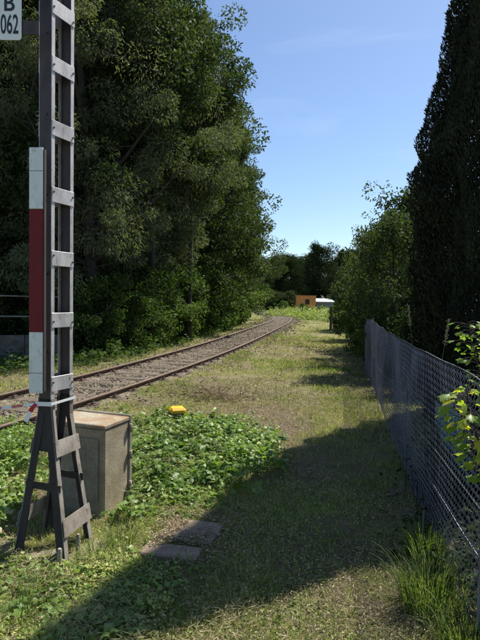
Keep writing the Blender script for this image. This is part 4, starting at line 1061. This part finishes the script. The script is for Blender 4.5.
# ------------------------------------------------------------------ tall grass tufts
def tuft(name, base, n, hmin, hmax, spread, seed, label, lean=(0, 0), m='tall_grass', w=0.006, tb=0):
    rg = np.random.default_rng(seed); K = 6; V = []; F = []; T = []
    root = Vector(base)
    for i in range(n):
        a = rg.random() * 2 * math.pi; r0 = spread * rg.random() ** .5 * .55; h = rg.uniform(hmin, hmax); out = rg.uniform(0.05, 0.55) * h
        p = np.array([math.cos(a) * r0, math.sin(a) * r0, -0.02]); a2 = a + rg.normal(0, .5); d = np.array([math.cos(a2), math.sin(a2), 0]) * out + np.array([lean[0], lean[1], 0]) * h
        sdir = np.array([-math.sin(a2 + rg.normal(0, .6)), math.cos(a2), 0]); ww = w * rg.uniform(.6, 1.3); tt = min(1, max(0, rg.normal(.45 + tb, .25)))
        for k in range(K + 1):
            t = k / K; q = p + d * t ** 1.9 + np.array([0, 0, h * (t - 0.28 * t ** 3)]); hw = ww * (1 - t ** 2) * .5 + .0003
            V += [q - sdir * hw, q + sdir * hw]; T += [tt, tt]
        b = i * 2 * (K + 1)
        F += [(b + 2 * k, b + 2 * k + 1, b + 2 * k + 3, b + 2 * k + 2) for k in range(K)]
    o = obj(name, np_mesh(name, np.array(V), np.array(F), M[m], tint=np.array(T))); o.location = root
    return tag(o, label, 'grass tuft')
tuft('grass_tuft', at(430, 606), 380, 0.15, 0.42, 0.32, 71, 'lush tuft of long green grass at the foot of the fence, lower right', (-0.04, -0.05), w=0.006, tb=0)
tuft('grass_tuft', at(425, 560), 170, 0.2, 0.42, 0.24, 72, 'darker tuft of long grass behind the lush one at the fence', (-0.03, 0), w=0.007, tb=-.1)
tuft('grass_tuft', at(462, 655), 150, 0.2, 0.4, 0.25, 73, 'tuft of long grass cut by the bottom right frame corner', (-0.1, 0), w=0.008)
for i, (u, v, h, lab) in enumerate([(345, 372, .2, 'small tuft of grass in the shade before the far fence post'), (205, 505, .14, 'small tuft at the edge of the ivy above the slabs'),
        (120, 545, .2, 'tuft of weeds between the box and the slabs'), (100, 560, .22, 'tuft of pale grass right of the mast leg'), (40, 590, .2, 'tuft of grass below the mast at lower left'),
        (120, 600, .15, 'tuft of grass at the bottom left of the path'), (14, 620, .2, 'tuft of grass at the lower left frame corner')]):
    tuft('grass_tuft', at(u, v), 90, h * .5, h, 0.2, 80 + i, lab, w=0.006 if v > 400 else .012, tb=.1)
# grass stalks with seed heads
def stalk(u0, v0, u1, v1, Yd, label, seed):
    rg = np.random.default_rng(seed); p0 = aty(u0, v0, Yd); p1 = aty(u1, v1, Yd); b = Vector((p0.x + .02, p0.y, 0.0))
    root = empty('grass_stalk', b, 0, label, 'grass stalk', 'dry seed stalks at the fence')
    mb = MB(); top = p1 - b; k = p0 - b; mb.tube([(0, 0, 0), k * .55 + Vector((.01, 0, 0)), k, k.lerp(top, .5), top], [.003, .0025, .002, .0015, .001], 5); mb.build('stem', M['straw'], root)
    n = 160; f = 1 - rg.random(n) * 0.55; P = np.array([tuple(k.lerp(top, q)) for q in f]) + rg.normal(0, .004, (n, 3)); D = rand_dirs(n, rg, 1.6, .6); Wv = np.cross(D, rand_dirs(n, rg)); Wv /= np.linalg.norm(Wv, axis=1)[:, None]
    L = rg.uniform(.012, .028, n); V, F = quads(P, D, Wv, L, L * .3); obj('seed_head', np_mesh('seed_head', V, F, M['straw'], tint=np.repeat(rg.random(n), 4)), root)
stalk(412, 345, 408, 304, 6.3, 'left dry grass stalk with seed head rising above the fence', 1)
stalk(441, 366, 449, 320, 4.5, 'right dry grass stalk with seed head rising above the fence', 2)

# ------------------------------------------------------------------ maple shoots at the right edge
def shoot(name, pts, nleaf, size, seed, label, spread=0.12, tb=0.0):
    rg = np.random.default_rng(seed); P = [Vector(p) for p in pts]; root = empty(name, P[0], 0, label, 'shoot', 'maple shoots at the fence')
    o_ = P[0]; mb = MB(); mb.tube([p - o_ for p in P], [0.006 - .004 * i / (len(P) - 1) for i in range(len(P))], 6)
    LP = []; LD = []
    for i in range(nleaf):
        f = (0.25 + 0.75 * rg.random()) * (len(P) - 1); k = min(int(f), len(P) - 2); q = P[k].lerp(P[k + 1], f - k) - o_
        a = rg.random() * 6.28; d = Vector((math.cos(a), math.sin(a), rg.uniform(-.1, .5))); e = q + d * spread * rg.uniform(.3, 1)
        mb.tube([q, q.lerp(e, .5) + Vector((0, 0, .008)), e], [.0015] * 3, 4); LP.append(tuple(e)); LD.append((math.cos(a), math.sin(a), rg.uniform(-.7, .1)))
    mb.build('stem', M['bark'], root)
    LP = np.array(LP); LD = np.array(LD); LD /= np.linalg.norm(LD, axis=1)[:, None]; N = np.c_[rg.normal(0, .5, nleaf), rg.normal(-.3, .5, nleaf), np.ones(nleaf)]
    V, F, t = leaf_shapes(LP, LD, N, size * rg.uniform(.6, 1.2, nleaf), SHM, .18, np.clip(rg.normal(.5 + tb, .22, nleaf), 0, 1), rg)
    obj('leaves', np_mesh('leaves', V, F, M['leaf_maple'], tint=t), root)
Ym = 2.25
shoot('maple_shoot', [(1.28, 2.3, 0.25), aty(492, 480, Ym), aty(482, 450, Ym), aty(472, 420, Ym), aty(466, 388, Ym)], 150, 0.060, 5, 'bright yellow-green maple shoot pushing through the fence at the right edge', 0.12, .15)
shoot('maple_shoot', [(1.5, 2.9, 0.6), aty(488, 400, 2.9), aty(480, 372, 2.9), aty(472, 345, 2.9), aty(468, 322, 2.9)], 80, 0.05, 6, 'upper maple shoot standing above the fence top at the right edge', 0.10, .0)
